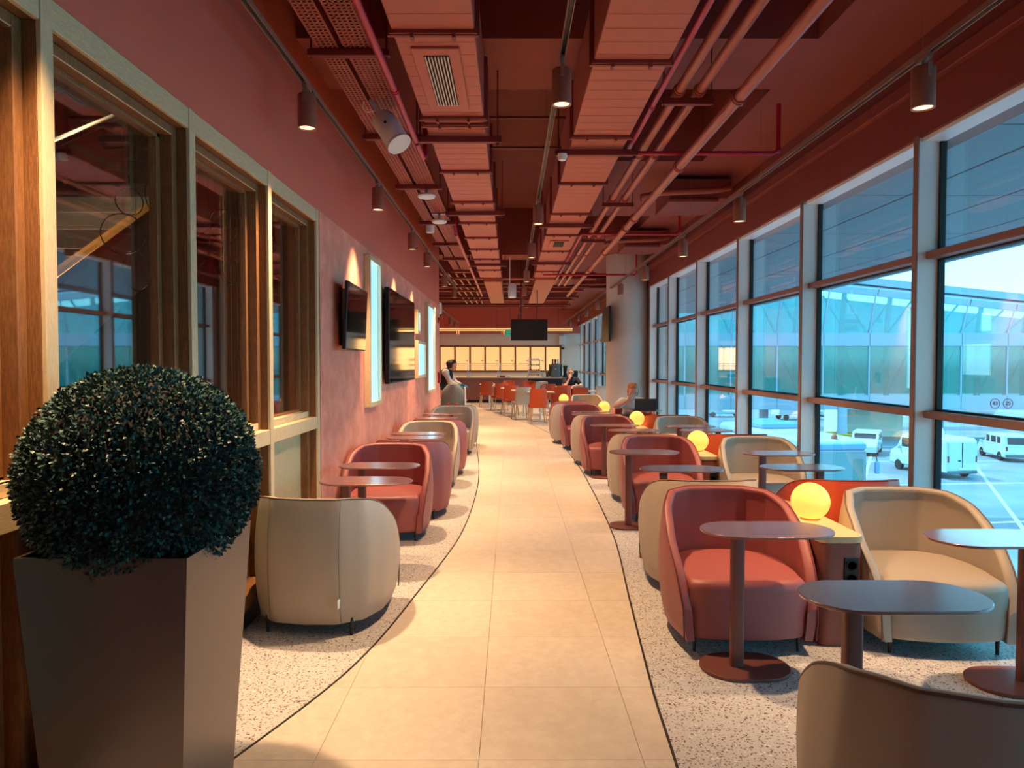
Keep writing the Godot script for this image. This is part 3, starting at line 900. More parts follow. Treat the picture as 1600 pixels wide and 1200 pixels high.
func bridge() -> void:
	var o := thing("glazed_bridge", "long white two storey passenger bridge with teal glass beyond the apron", "bridge", P(5.0, GY, 60.0))
	var org := P(5.0, GY, 60.0)
	var L := func(x: float, y: float, z: float) -> Vector3: return P(x, y, z) - org
	var x0 := 3.0
	var x1 := 52.0
	var w := x1 - x0
	var mx := (x0 + x1) * 0.5
	part(o, "lower_fascia", mb().cbox(L.call(mx, -1.86, 60.1), Vector3(w, 1.2, 0.3), 0.03), M.bridge_white)
	part(o, "middle_fascia", mb().cbox(L.call(mx, 3.46, 60.1), Vector3(w, 1.1, 0.3), 0.03), M.bridge_white)
	part(o, "lower_deck", mb().span(L.call(x0, -2.4, 60.2), L.call(x1, -1.9, 64.5)), M.bridge_white)
	part(o, "middle_deck", mb().span(L.call(x0, 2.95, 60.2), L.call(x1, 3.6, 64.5)), M.bridge_white)
	# roof slopes down to the right
	var top := func(x: float) -> float: return 7.75 - (x - 25.0) * 0.105
	var rf := mb()
	for e in [[0.0, 0.55, 59.9, 60.3], [1.0, 1.6, 60.6, 61.2]]:
		var pts := []
		for z in [e[2], e[3]]:
			for q in [[x0, e[0]], [x1, e[0]], [x1, e[1]], [x0, e[1]]]:
				pts.append(L.call(q[0], top.call(q[0]) + q[1], z))
		for f in [[0, 1, 2, 3, Vector3(0, 0, 1)], [4, 5, 6, 7, Vector3(0, 0, -1)], [3, 2, 6, 7, Vector3.UP], [0, 1, 5, 4, Vector3.DOWN]]:
			rf.quad(pts[f[0]], pts[f[1]], pts[f[2]], pts[f[3]], f[4])
	rf.quad(L.call(x0, top.call(x0) + 0.55, 60.0), L.call(x1, top.call(x1) + 0.55, 60.0), L.call(x1, top.call(x1) + 1.0, 61.2), L.call(x0, top.call(x0) + 1.0, 61.2), Vector3(0, 0.6, 0.6))
	rf.quad(L.call(x0, top.call(x0) + 1.6, 61.0), L.call(x1, top.call(x1) + 1.6, 61.0), L.call(x1, top.call(x1) + 0.8, 65.0), L.call(x0, top.call(x0) + 0.8, 65.0), Vector3.UP)
	part(o, "roof", rf, M.bridge_white)
	var pitch := 3.9
	var k := 0
	var x := x0
	while x < x1 - 0.1:
		var xe := minf(x + pitch, x1)
		part(o, "lower_pane", mb().span(L.call(x + 0.06, -1.26, 60.02), L.call(xe - 0.06, 2.91, 60.06)), M.bridge_glass)
		part(o, "mullion", mb().span(L.call(x - 0.06, -1.26, 59.94), L.call(x + 0.06, 2.91, 60.1)), M.bridge_white)
		# upper panes lean outwards
		var ya: float = top.call(x)
		var yb: float = top.call(xe)
		var up := mb()
		up.quad(L.call(x + 0.07, 4.0, 60.04), L.call(xe - 0.07, 4.0, 60.04), L.call(xe + 0.35, yb, 59.9), L.call(x + 0.45, ya, 59.9), Vector3(0, 0, 1))
		up.quad(L.call(x + 0.07, 4.0, 60.07), L.call(xe - 0.07, 4.0, 60.07), L.call(xe + 0.35, yb, 59.93), L.call(x + 0.45, ya, 59.93), Vector3(0, 0, -1))
		part(o, "upper_pane", up, M.bridge_glass_up)
		part(o, "mullion", mb().tube([L.call(x, 4.0, 60.0), L.call(x + 0.42, ya, 59.86)], 0.08, 4), M.bridge_white)
		# steel frame behind the glass
		part(o, "inner_column", mb().span(L.call(x + 1.7, -1.3, 60.6), L.call(x + 2.05, 2.95, 60.9)), M.bridge_dark)
		part(o, "inner_column", mb().tube([L.call(x + 1.75, 4.0, 60.7), L.call(x + 2.1, ya, 60.7)], 0.22, 4), M.bridge_dark)
		var sg := 1.0 if x < 30.0 else -1.0
		for e in [[-1.2, 2.9], [4.0, minf(ya, yb)]]:
			var lo: float = e[0]
			var hi: float = e[1]
			part(o, "brace", mb().tube([L.call(x + (0.1 if sg > 0 else pitch - 0.1), hi, 60.45), L.call(x + (pitch * 0.55 if sg > 0 else pitch * 0.45), lo, 60.45)], 0.1, 5), M.bridge_dark)
			part(o, "brace", mb().tube([L.call(x + pitch * 0.5, hi, 60.45), L.call(x + (pitch if sg > 0 else 0.0), lo, 60.45)], 0.1, 5), M.bridge_dark)
		part(o, "fascia_joint", mb().span(L.call(x + 0.02, 2.95, 59.94), L.call(x + 0.05, 3.97, 60.0)), M.bridge_dark)
		part(o, "fascia_joint", mb().span(L.call(x + 0.02, -2.42, 59.94), L.call(x + 0.05, -1.3, 60.0)), M.bridge_dark)
		part(o, "roof_joint", mb().tube([L.call(x + 0.6, ya + 0.02, 59.88), L.call(x + 0.7, ya + 0.5, 59.88)], 0.025, 4), M.bridge_dark)
		if k % 4 == 1:
			part(o, "support_column", mb().lathe([Vector2(0.4, 0.0), Vector2(0.4, 2.8)], 14, L.call(x, GY, 63.0)), M.bridge_white)
		x += pitch
		k += 1
	# far side of the corridors
	var back_up := mb()
	back_up.quad(L.call(x0, 4.0, 64.4), L.call(x1, 4.0, 64.4), L.call(x1, top.call(x1), 64.4), L.call(x0, top.call(x0), 64.4), Vector3(0, 0, 1))
	back_up.quad(L.call(x0, 4.0, 64.44), L.call(x1, 4.0, 64.44), L.call(x1, top.call(x1), 64.44), L.call(x0, top.call(x0), 64.44), Vector3(0, 0, -1))
	part(o, "rear_glazing", back_up, M.bridge_rear_up)
	part(o, "rear_glazing", mb().span(L.call(x0, -1.3, 64.4), L.call(x1, 2.95, 64.45)), M.bridge_rear)
	# departure board inside the upper corridor
	var bd := part(o, "information_board", mb().cbox(L.call(29.1, 4.75, 60.9), Vector3(1.5, 1.0, 0.2), 0.04), M.bridge_dark)
	part(bd, "lit_row", mb().box(L.call(29.1, 4.8, 60.78), Vector3(1.1, 0.18, 0.03)), M.green)
	# round gate numbers
	for s in [["43", 41.0], ["25", 42.1]]:
		var c: Vector3 = L.call(s[1], -1.93, 59.93)
		var ring := mb()
		var pth := []
		for q in 24:
			pth.append(c + Vector3(cos(TAU * q / 24), sin(TAU * q / 24), 0) * 0.4)
		ring.tube(pth, 0.025, 5, true)
		var sgn := part(o, "gate_number_ring", ring, M.black)
		part(sgn, "gate_number", text(s[0], 0.42, 0.03), M.black, Transform3D(Basis(), c))

func text(s: String, height: float, depth: float) -> TextMesh:
	var f := SystemFont.new()
	f.font_names = PackedStringArray(["Droid Sans"])
	f.font_weight = 700
	var m := TextMesh.new()
	m.text = s
	m.font = f
	m.font_size = 32
	m.pixel_size = height / 32.0
	m.depth = depth
	return m

# ---------------------------------------------------------------- services under the ceiling
func services() -> void:
	duct("ventilation_duct", "left rectangular terracotta air duct with a slotted grille near the camera", -0.63, -0.19, [3.81, 5.12, 5.26, 6.53, 7.76, 8.9, 9.95, 10.96, 12.0, 13.4], [[3.98, 0.93, true]])
	duct("ventilation_duct", "right rectangular terracotta air duct beside the round pipes", 0.481, 0.92, [4.18, 5.54, 6.96, 8.37, 9.75, 11.15, 12.6, 13.6], [[10.2, 0.5, false]])
	# unistrut trapezes that carry the ducts
	for e in [[-0.41, 5.51, "left"], [-0.41, 8.2, "left"], [0.70, 5.85, "right"], [0.70, 8.94, "right"], [-0.41, 12.5, "left"], [0.70, 12.3, "right"]]:
		var t := thing("duct_hanger", "perforated steel channel under the %s duct, %s from the camera" % [e[2], "near" if e[1] < 7 else ("half way" if e[1] < 11 else "far")], "hanger", P(e[0], 3.215, e[1]), 0, "channels under the ducts")
		part(t, "channel", mb().cbox(Vector3.ZERO, Vector3(0.68, 0.05, 0.05), 0.006), M.strut)
		for s in [-0.31, 0.31]:
			part(t, "rod", mb().tube([Vector3(s, -0.05, 0), Vector3(s, 0.6, 0)], 0.006, 6), M.strut)
			part(t, "nut", mb().lathe([Vector2(0.0, -0.045), Vector2(0.014, -0.045), Vector2(0.014, -0.028), Vector2(0.0, -0.028)], 6, Vector3(s, 0, 0)), M.strut)
	# perforated cable trays on the left
	tray("cable_tray", "narrow perforated cable tray nearest the left wall", -1.10, -0.99, 3.3)
	tray("cable_tray", "wide perforated cable tray beside the left duct", -0.945, -0.775, 3.3)
	var zt := [2.6, 4.13, 5.65, 7.24, 9.08, 10.7, 12.2, 13.8]
	for i in zt.size():
		var t := thing("tray_support", "dark red slotted channel under the cable trays, %s from the camera" % ORD[i], "support", P(-0.93, 3.275, zt[i]), 0, "channels under the cable trays")
		part(t, "channel", mb().cbox(Vector3.ZERO, Vector3(0.47, 0.042, 0.05), 0.006), M.strut)
		part(t, "back_channel", mb().cbox(Vector3(-0.05, 0.06, -0.09), Vector3(0.3, 0.03, 0.03), 0.004), M.strut)
		for s in [-0.215, 0.215]:
			part(t, "rod", mb().tube([Vector3(s, -0.03, 0), Vector3(s, 0.46, 0)], 0.005, 6), M.strut)
	# sprinkler pipes, crimson
	pipe("sprinkler_pipe", "crimson sprinkler pipe under the cable trays, nearest run on the left", [P(-0.725, 3.2, -1.0), P(-0.725, 3.2, 5.95), P(-0.722, 3.24, 6.02), P(-0.71, 3.72, 6.04)], 0.021, M.sprinkler, [1.5, 4.5])
	pipe("sprinkler_pipe", "crimson sprinkler pipe farther along beside the left duct", [P(-0.725, 3.72, 9.3), P(-0.725, 3.24, 9.35), P(-0.725, 3.2, 9.45), P(-0.725, 3.2, 18.0)], 0.021, M.sprinkler, [11.0])
	pipe("sprinkler_pipe", "thin crimson pipe along the right duct with a branch to a riser by the windows", [P(0.985, 3.285, -1.0), P(0.985, 3.285, 6.05), P(1.01, 3.285, 6.1), P(2.24, 3.285, 6.1), P(2.28, 3.31, 6.1), P(2.28, 3.7, 6.1)], 0.019, M.sprinkler, [2.0, 5.0])
	pipe("sprinkler_pipe", "second crimson branch pipe crossing to the window side", [P(0.985, 3.285, 16.0), P(0.985, 3.285, 9.95), P(1.01, 3.285, 9.9), P(2.3, 3.285, 9.9), P(2.34, 3.31, 9.9), P(2.34, 3.715, 9.9)], 0.019, M.sprinkler, [12.0])
	pipe("sprinkler_pipe", "third crimson branch pipe crossing to the window side, farthest", [P(0.6, 3.13, 13.2), P(2.3, 3.13, 13.2), P(2.33, 3.16, 13.2), P(2.33, 3.7, 13.2)], 0.019, M.sprinkler, [])
	# round pipes on the right
	pipe("water_pipe", "terracotta pipe nearest the right duct, inner one of a pair", [P(1.15, 3.36, -1.0), P(1.15, 3.36, 17.0)], 0.033, M.pipe, [3.2, 4.9, 6.4, 8.1, 10.5, 12.2])
	pipe("water_pipe", "terracotta pipe, outer one of the pair on the strut hangers", [P(1.29, 3.36, -1.0), P(1.29, 3.36, 17.0)], 0.033, M.pipe, [3.2, 4.9, 6.4, 8.1, 10.5, 12.2])
	pipe("water_pipe", "thick terracotta pipe with joints running alone, lowest on the right", [P(1.47, 3.2, -1.0), P(1.44, 3.2, 18.0)], 0.04, M.pipe, [4.6, 6.2, 8.4, 9.0, 11.0, 13.0])
	for i in 3:
		var z: float = [4.95, 8.15, 10.55][i]
		var t := thing("pipe_hanger", "slotted channel carrying the pipe pair, %s from the camera" % ORD[i], "hanger", P(1.22, 3.3, z), 0, "channels under the pipe pair")
		part(t, "channel", mb().cbox(Vector3.ZERO, Vector3(0.36, 0.045, 0.045), 0.005), M.strut)
		for s in [-0.165, 0.165]:
			part(t, "rod", mb().tube([Vector3(s, -0.04, 0), Vector3(s, 0.44, 0)], 0.005, 6), M.strut)
	# fan coil units on the window side
	for i in 3:
		var z: float = [9.0, 12.3, 18.8][i]
		var t := thing("fan_coil_unit", "boxed terracotta fan coil unit by the windows, %s from the camera" % ORD[i], "air conditioner", P(2.28, 3.46, z), 0)
		part(t, "casing", mb().cbox(Vector3(0.0, 0.12, 0), Vector3(0.72, 0.24, 0.95), 0.012), M.slab)
		part(t, "drip_tray", mb().cbox(Vector3(-0.1, -0.02, 0.1), Vector3(0.6, 0.05, 0.8), 0.01), M.red_paint)
		part(t, "hose", mb().tube([Vector3(-0.36, 0.1, 0.3), Vector3(-0.5, 0.1, 0.42), Vector3(-0.62, 0.03, 0.44), Vector3(-0.72, 0.0, 0.44)], 0.04, 8), M.pipe)
		part(t, "hose", mb().tube([Vector3(0.3, 0.12, 0.48), Vector3(0.3, 0.1, 0.58), Vector3(0.1, 0.06, 0.62), Vector3(-0.5, 0.04, 0.6), Vector3(-0.74, 0.0, 0.55)], 0.035, 8), M.pipe)
		for s in [-0.3, 0.3]:
			part(t, "rod", mb().tube([Vector3(s, 0.2, 0.3), Vector3(s, 0.34, 0.3)], 0.005, 5), M.strut)
	# cross runs over the dining area, past the end of the left wall
	for i in 7:
		var z: float = 15.9 + i * 1.35
		solo("cross_pipe", "dark red pipe crossing the ceiling over the dining area, %s from the lounge" % ORD[i], "pipe", mb().tube([P(-3.9, 3.38 - 0.03 * (i % 2), z), P(1.9, 3.38 - 0.03 * (i % 2), z)], 0.03, 8), M.strut if i % 2 else M.pipe, Vector3.ZERO, "cross pipes over the dining area")
	for i in 9:
		var z: float = 18.2 + i * 0.85
		solo("ceiling_joist", "red ceiling joist over the left of the dining area, %s from the lounge" % ORD[i], "joist", mb().cbox(P(-2.5, 3.55, z), Vector3(3.1, 0.12, 0.08), 0.01), M.flange, Vector3.ZERO, "joists over the dining area")
	for i in 4:
		solo("conduit", "pinkish conduit bending down over the dining area, %s of four from the left" % ORD[i].replace("nearest", "first"), "conduit", mb().tube([P(-1.55 + 0.17 * i, 3.468, 15.6), P(-1.52 + 0.17 * i, 3.468, 18.0), P(-1.45 + 0.17 * i, 3.468, 19.5), P(-1.44 + 0.17 * i, 3.468, 23.5)], 0.022, 7), M.pipe, Vector3.ZERO, "conduits over the dining area")
	solo("ventilation_duct", "short duct continuing over the dining area on the left", "duct", mb().cbox(P(-0.4, 3.44, 18.6), Vector3(0.4, 0.3, 5.6), 0.015), M.duct)
	solo("ventilation_duct", "short duct continuing over the dining area on the right", "duct", mb().cbox(P(0.76, 3.44, 18.4), Vector3(0.46, 0.3, 6.0), 0.015), M.duct)
	solo("drain_pipe", "thin pair of pipes crossing between the ducts", "pipe", mb().tube([P(-0.18, 3.55, 6.0), P(0.46, 3.55, 6.0)], 0.012, 6).tube([P(-0.18, 3.45, 6.5), P(0.46, 3.45, 6.5)], 0.012, 6), M.strut)

func duct(called: String, label: String, x0: float, x1: float, flanges: Array, grilles: Array) -> void:
	var c := P((x0 + x1) * 0.5, 3.25, 0)
	var o := thing(called, label, "duct", c)
	var w := x1 - x0
	var z := -1.0
	var ends := flanges.duplicate()
	ends.append(14.6)
	for f in ends:
		part(o, "section", mb().cbox(Vector3(0, 0.21, -(z + f) * 0.5), Vector3(w, 0.42, f - z - 0.006), 0.008), M.duct)
		# shallow stiffening creases pressed across the sheet
		var ck := mb()
		var q: float = z + 0.12
		while q < f - 0.08:
			ck.box(Vector3(0, -0.0015, -q), Vector3(w - 0.02, 0.0008, 0.004))
			q += 0.155
		part(o, "crease", ck, M.duct)
		if f < 14.5:
			part(o, "flange", mb().cbox(Vector3(0, 0.2, -f), Vector3(w + 0.05, 0.45, 0.03), 0.005).cbox(Vector3(0, 0.2, -f + 0.026), Vector3(w + 0.03, 0.44, 0.012), 0.003), M.flange)
			for s in [-0.25, 0.25]:
				part(o, "flange_bolt", mb().cbox(Vector3(w * s, -0.03, -f + 0.01), Vector3(0.02, 0.025, 0.05), 0.004), M.flange)
		z = f
	for g in grilles:
		var gl: float = g[1]
		var off: float = -0.01 if g[2] else 0.0
		var fr := part(o, "grille_frame", mb().cbox(Vector3(off, -0.008, -g[0] - gl * 0.5), Vector3(0.27, 0.014, gl), 0.004), M.duct)
		part(fr, "dark_opening", mb().box(Vector3(off, -0.0165, -g[0] - gl * 0.5), Vector3(0.145, 0.004, gl * 0.82)), M.grille_dark)
		for k in 8:
			part(fr, "slat", mb().box(Vector3(off - 0.063 + 0.018 * k, -0.021, -g[0] - gl * 0.5), Vector3(0.007, 0.008, gl * 0.82)), M.alu if g[2] else M.black)

func tray(called: String, label: String, x0: float, x1: float, y: float) -> void:
	var o := thing(called, label, "cable tray", P((x0 + x1) * 0.5, y, 0))
	var w := x1 - x0
	var za := -0.5
	var zb := 14.3
	var l := zb - za
	var mid := -(za + zb) * 0.5
	for s in [-0.5, 0.5]:
		part(o, "side_rail", mb().box(Vector3(w * s, 0.03, mid), Vector3(0.003, 0.06, l)), M.flange)
	# the slotted floor: strips along and webs across, joined
	var m := mb()
	var cols := int(round(w / 0.0275))
	for k in cols + 1:
		m.box(Vector3(-w * 0.5 + w * k / cols, 0.002, mid), Vector3(0.011, 0.003, l))
	var z := za
	var i := 0
	while z < zb:
		m.box(Vector3(0, 0.002, -z), Vector3(w, 0.003, 0.016 if i % 2 else 0.012))
		z += 0.034
		i += 1
	var f := part(o, "slotted_floor", m, M.duct)
	f.set_meta("kind", "stuff")
	for k in 3:
		part(o, "cable", mb().tube([Vector3(-w * 0.25 + w * 0.25 * k, 0.016, -za), Vector3(-w * 0.2 + w * 0.22 * k, 0.016, mid), Vector3(-w * 0.25 + w * 0.25 * k, 0.016, -zb)], 0.011, 6), M.recess)

func pipe(called: String, label: String, path: Array, r: float, m: Material, joints: Array) -> void:
	var o := thing(called, label, "pipe", path[0])
	var local := []
	for p in path:
		local.append(p - path[0])
	part(o, "pipe_run", mb().tube(local, r, 12), m)
	for z in joints:
		var a: Vector3 = P(path[0].x, path[0].y, z) - path[0]
		if path.size() == 2:
			a.x += (path[1].x - path[0].x) * (z + 1.0) / 19.0
		part(o, "coupling", mb().tube([a + Vector3(0, 0, 0.035), a - Vector3(0, 0, 0.035)], r * 1.22, 12).tube([a + Vector3(0, 0, 0.012), a - Vector3(0, 0, 0.012)], r * 1.4, 12), m)
	if path.size() > 2:
		part(o, "elbow", mb().ball(local[local.size() - 2], Vector3.ONE * r * 1.35, 12, 8), m)

# ---------------------------------------------------------------- tracks and spotlights
func track_y(side: String) -> float:
	return {"left": 3.19, "middle": 3.25}.get(side, 3.04)

func track_lights() -> void:
	for e in [[-1.24, "left", -1.0, 16.4], [0.295, "middle", -1.0, 26.0], [2.07, "window side", -1.0, 29.0], [-2.0, "far left", 15.2, 27.6]]:
		var o := thing("lighting_track", "slim black and copper lighting track on the %s" % e[1] if e[1] != "middle" else "slim black and copper lighting track between the two ducts", "lighting track", P(e[0], track_y(e[1]), 0))
		var mid: float = -(e[2] + e[3]) * 0.5
		var l: float = e[3] - e[2]
		part(o, "rail", mb().box(Vector3(0, 0.018, mid), Vector3(0.034, 0.006, l)).box(Vector3(-0.0155, 0.004, mid), Vector3(0.004, 0.026, l)).box(Vector3(0.0155, 0.004, mid), Vector3(0.004, 0.026, l)), M.track)
		part(o, "slot", mb().box(Vector3(0, 0.01, mid), Vector3(0.024, 0.008, l)), M.black)
		var z: float = e[2] + 2.3
		while z < e[3]:
			part(o, "suspension_wire", mb().tube([Vector3(0, 0.02, -z), Vector3(0, (3.74 if z < 15.4 or e[0] > 2.0 else 4.7) - track_y(e[1]), -z)], 0.0018, 4), M.track)
			z += 2.31
	# spotlight prototype
	var proto := Node3D.new()
	proto.set_meta("base", "track_spotlight")
	tag(proto, "spot", "spotlight", "copper cylinder track spotlights")
	part(proto, "adapter", mb().cbox(Vector3(0, -0.012, 0), Vector3(0.032, 0.036, 0.11), 0.004), M.track)
	part(proto, "stem", mb().lathe([Vector2(0.009, -0.07), Vector2(0.009, -0.02)], 8), M.track)
	part(proto, "yoke", mb().box(Vector3(0, -0.085, 0.057), Vector3(0.022, 0.07, 0.006)).box(Vector3(0, -0.05, 0.03), Vector3(0.022, 0.006, 0.06)), M.track)
	part(proto, "housing", mb().lathe([Vector2(0.0, -0.06), Vector2(0.05, -0.06), Vector2(0.056, -0.066), Vector2(0.056, -0.262), Vector2(0.05, -0.264), Vector2(0.047, -0.258), Vector2(0.044, -0.25)], 28), M.copper)
	part(proto, "lamp_lens", mb().lathe([Vector2(0.0, -0.25), Vector2(0.045, -0.25), Vector2(0.045, -0.256), Vector2(0.0, -0.258)], 24), M.lamp_face)
	var sp := SpotLight3D.new()
	sp.name = "spot_light"
	sp.rotation.x = -PI * 0.5
	sp.position.y = -0.268
	sp.light_color = Color(1.0, 0.82, 0.62)
	sp.light_energy = 7.0
	sp.spot_angle = 36.0
	sp.spot_angle_attenuation = 1.0
	sp.spot_range = 20.0
	sp.spot_attenuation = 2.0
	sp.light_size = 0.04
	sp.shadow_enabled = true
	proto.add_child(sp)
	var lists := {
		"left": [-1.24, [2.06, 4.37, 6.68, 8.99, 10.6, 13.35, 15.6]],
		"middle": [0.295, [4.14, 7.67, 10.1, 13.1, 15.8, 18.6, 21.5, 24.5]],
		"window side": [2.07, [3.6, 6.46, 8.57, 10.98, 13.4, 17.0, 19.5, 22.0, 25.0]],
		"far left": [-2.0, [16.0, 17.5, 20.5, 23.5, 25.5]],
	}
	for side in lists:
		var zs: Array = lists[side][1]
		for i in zs.size():
			var where: String = "between the two ducts" if side == "middle" else "of the %s track" % side
			var made: Node3D
			if side == "middle":
				made = dup(proto, "copper cylinder spotlight between the two ducts, %s to the camera" % ORD[i], P(lists[side][0], track_y(side), zs[i]))
			else:
				made = dup(proto, "copper cylinder spotlight %s, %s to the camera" % [where, ORD[i]], P(lists[side][0], track_y(side), zs[i]))
			if side == "left":   # tighter lamps next to the wall
				made.get_node("spot_light").spot_angle = 35.0
				made.get_node("spot_light").light_energy = 10.5
			elif side == "middle":   # floods over the aisle
				made.get_node("spot_light").spot_angle = 62.0
				made.get_node("spot_light").light_energy = 8.5
	proto.free()

# ---------------------------------------------------------------- left wall: light boxes and screens
func wall_pictures() -> void:
	var list := [["tall glowing light box in an oak frame, nearest the camera, behind the tilted screen", 7.14, 7.78, 1.05, 2.59, 0.065], ["small upper light box in an oak frame beyond the large screen", 10.93, 11.28, 1.95, 2.33, 0.05], ["small lower light box in an oak frame beyond the large screen", 10.93, 11.95, 1.26, 1.85, 0.05], ["tall glowing light box in an oak frame at the far end of the plaster wall", 12.2, 13.35, 0.98, 2.53, 0.06]]
	for e in list:
		var z0: float = e[1]
		var z1: float = e[2]
		var d: float = e[5]
		var o := thing("light_box", e[0], "light box", P(-1.474, e[3], (z0 + z1) * 0.5))
		var h: float = e[4] - e[3]
		var w := z1 - z0
		var t := 0.05
		for s in [-1.0, 1.0]:
			part(o, "frame_side", mb().cbox(Vector3(d * 0.5, h * 0.5, s * (w - t) * 0.5), Vector3(d, h, t), 0.003), M.wood_v)
		for y in [t * 0.5, h - t * 0.5]:
			part(o, "frame_rail", mb().cbox(Vector3(d * 0.5, y, 0), Vector3(d, t, w - t * 2.0), 0.003), M.wood_h)
		part(o, "lit_panel", mb().box(Vector3(d * 0.35, h * 0.5, 0), Vector3(0.01, h - t * 2.0, w - t * 2.0)), M.sky_panel)
		var al := AreaLight3D.new()
		al.name = "panel_light"
		al.area_size = Vector2(w - t * 2.0, h - t * 2.0)
		al.light_color = Color(0.65, 0.87, 1.0)
		al.light_energy = 0.5 * w * h
		al.area_range = 12.0
		al.shadow_enabled = true
		o.add_child(al)
		al.position = Vector3(d * 0.35 + 0.012, h * 0.5, 0)
		al.rotation.y = -PI * 0.5
	# tilted screen on an arm
	var tv := thing("wall_screen", "dark flat screen turned outwards on a wall arm, nearest the camera", "screen", P(-1.474, 1.9, 6.35))
	part(tv, "wall_box", mb().cbox(Vector3(0.012, 0.0, 0.05), Vector3(0.024, 0.5, 0.36), 0.004), M.black)
	part(tv, "arm", mb().tube([Vector3(0.01, 0, 0.0), Vector3(0.03, 0.0, 0.12), Vector3(0.04, 0, -0.05)], 0.012, 6), M.black)
	var tb := Basis(Vector3.UP, 0.035) * Basis(Vector3.BACK, -0.045)
	part(tv, "display", mb().cbox(Vector3(0.085, 0, -0.03), Vector3(0.03, 0.57, 0.97), 0.005, tb), M.black)
	part(tv, "screen_face", mb().box(Vector3(0.085, 0, -0.03) + tb * Vector3(0.0155, 0, 0), Vector3(0.002, 0.55, 0.95), tb), M.screen)
	part(tv, "cable", mb().tube([Vector3(0.03, -0.05, 0.2), Vector3(0.02, -0.2, 0.24), Vector3(0.03, -0.26, 0.22)], 0.004, 5), M.black)
	var big := thing("wall_screen", "large black screen flat on the plaster wall between the light boxes", "screen", P(-1.474, 1.81, 9.12))
	part(big, "bracket", mb().box(Vector3(0.022, 0, 0), Vector3(0.044, 0.7, 1.4)), M.black)
	part(big, "display", mb().cbox(Vector3(0.07, 0, 0), Vector3(0.055, 1.1, 2.12), 0.006), M.black)
	part(big, "screen_face", mb().box(Vector3(0.098, 0, 0), Vector3(0.002, 1.07, 2.09)), M.screen)

# ---------------------------------------------------------------- topiary in its planter
func planter() -> void:
	var c := P(-1.113, 0, 2.145)
	var pl := thing("planter", "tall tapered metallic brown planter at the lower left corner", "planter", c)
	var m := mb()
	var inner := mb()
	var hb := 0.178
	var ht := 0.236
	var H := 0.97
	for k in 4:
		var b := Basis(Vector3.UP, PI * 0.5 * k)
		var nrm := Vector3(0, -(ht - hb) / H, 1).normalized()
		m.quad(b * Vector3(-hb, 0, hb), b * Vector3(hb, 0, hb), b * Vector3(ht, H, ht), b * Vector3(-ht, H, ht), b * nrm)
		m.quad(b * Vector3(-ht, H, ht), b * Vector3(ht, H, ht), b * Vector3(ht - 0.012, H, ht - 0.012), b * Vector3(-ht + 0.012, H, ht - 0.012), Vector3.UP)
		m.quad(b * Vector3(-ht + 0.012, H, ht - 0.012), b * Vector3(ht - 0.012, H, ht - 0.012), b * Vector3(ht - 0.03, H - 0.25, ht - 0.03), b * Vector3(-ht + 0.03, H - 0.25, ht - 0.03), b * Vector3(0, 0, -1))
	m.quad(Vector3(-hb, 0, -hb), Vector3(hb, 0, -hb), Vector3(hb, 0, hb), Vector3(-hb, 0, hb), Vector3.DOWN)
	part(pl, "shell", m, M.planter)
	part(pl, "soil", inner.box(Vector3(0, H - 0.22, 0), Vector3((ht - 0.03) * 2.0, 0.05, (ht - 0.03) * 2.0)), M.soil)
	var tp := thing("topiary_ball", "dark green clipped ball of small leaves in the tall planter", "plant", c + Vector3(0, 0.80, 0))
	var ctr := Vector3(0, 0.358, 0)
	var r := 0.336
	part(tp, "stem", mb().lathe([Vector2(0.022, -0.04), Vector2(0.018, 0.3)], 8), M.soil)
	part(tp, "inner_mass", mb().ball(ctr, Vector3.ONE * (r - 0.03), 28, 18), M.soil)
	var lf := mb()
	for s in [-1.0, 1.0]:
		lf.tri(Vector3(0, 0, 0), Vector3(0.5 * s, 0.16, 0.45), Vector3(0, 0.0, 0.55), Vector3(0.3 * s, 1, 0), Vector3(0.3 * s, 1, 0), Vector3(0, 1, 0))
		lf.tri(Vector3(0, 0, 0.55), Vector3(0.5 * s, 0.16, 0.45), Vector3(0, 0.0, 1.1), Vector3(0, 1, 0.2), Vector3(0.3 * s, 1, 0), Vector3(0, 1, 0.4))
	var mm := MultiMesh.new()
	mm.transform_format = MultiMesh.TRANSFORM_3D
	mm.use_colors = true
	mm.mesh = lf.mesh()
	var n := 30000
	mm.instance_count = n
	for i in n:
		var y := 1.0 - 2.0 * (i + 0.5) / n
		var q := i * 2.399963
		var d := Vector3(sqrt(1.0 - y * y) * cos(q), y, sqrt(1.0 - y * y) * sin(q))
		d = (d + Vector3(rng.randf_range(-1, 1), rng.randf_range(-1, 1), rng.randf_range(-1, 1)) * 0.05).normalized()
		var p := ctr + d * (r - 0.02 + rng.randf_range(-0.022, 0.014) + 0.006 * sin(d.x * 23.0) * sin(d.y * 19.0))
		var tilt := (d + Vector3(rng.randf_range(-1, 1), rng.randf_range(-1, 1), rng.randf_range(-1, 1)) * 0.85).normalized()
		var side := tilt.cross(Vector3(rng.randf_range(-1, 1), rng.randf_range(-1, 1), rng.randf_range(-1, 1))).normalized()
		var s := rng.randf_range(0.010, 0.0155)
		mm.set_instance_transform(i, Transform3D(Basis(side * s * 0.85, side.cross(tilt).normalized() * -s, tilt * s), p))
		var g := rng.randf_range(0.55, 1.25)
		var warm := rng.randf()
		mm.set_instance_color(i, Color(g * (1.15 if warm > 0.9 else 0.9), g, g * (0.8 if warm > 0.9 else 1.0)))
	var mi := MultiMeshInstance3D.new()
	mi.name = "foliage"
	mi.multimesh = mm
	mi.material_override = M.leaf
	mi.set_meta("kind", "stuff")
	tp.add_child(mi)

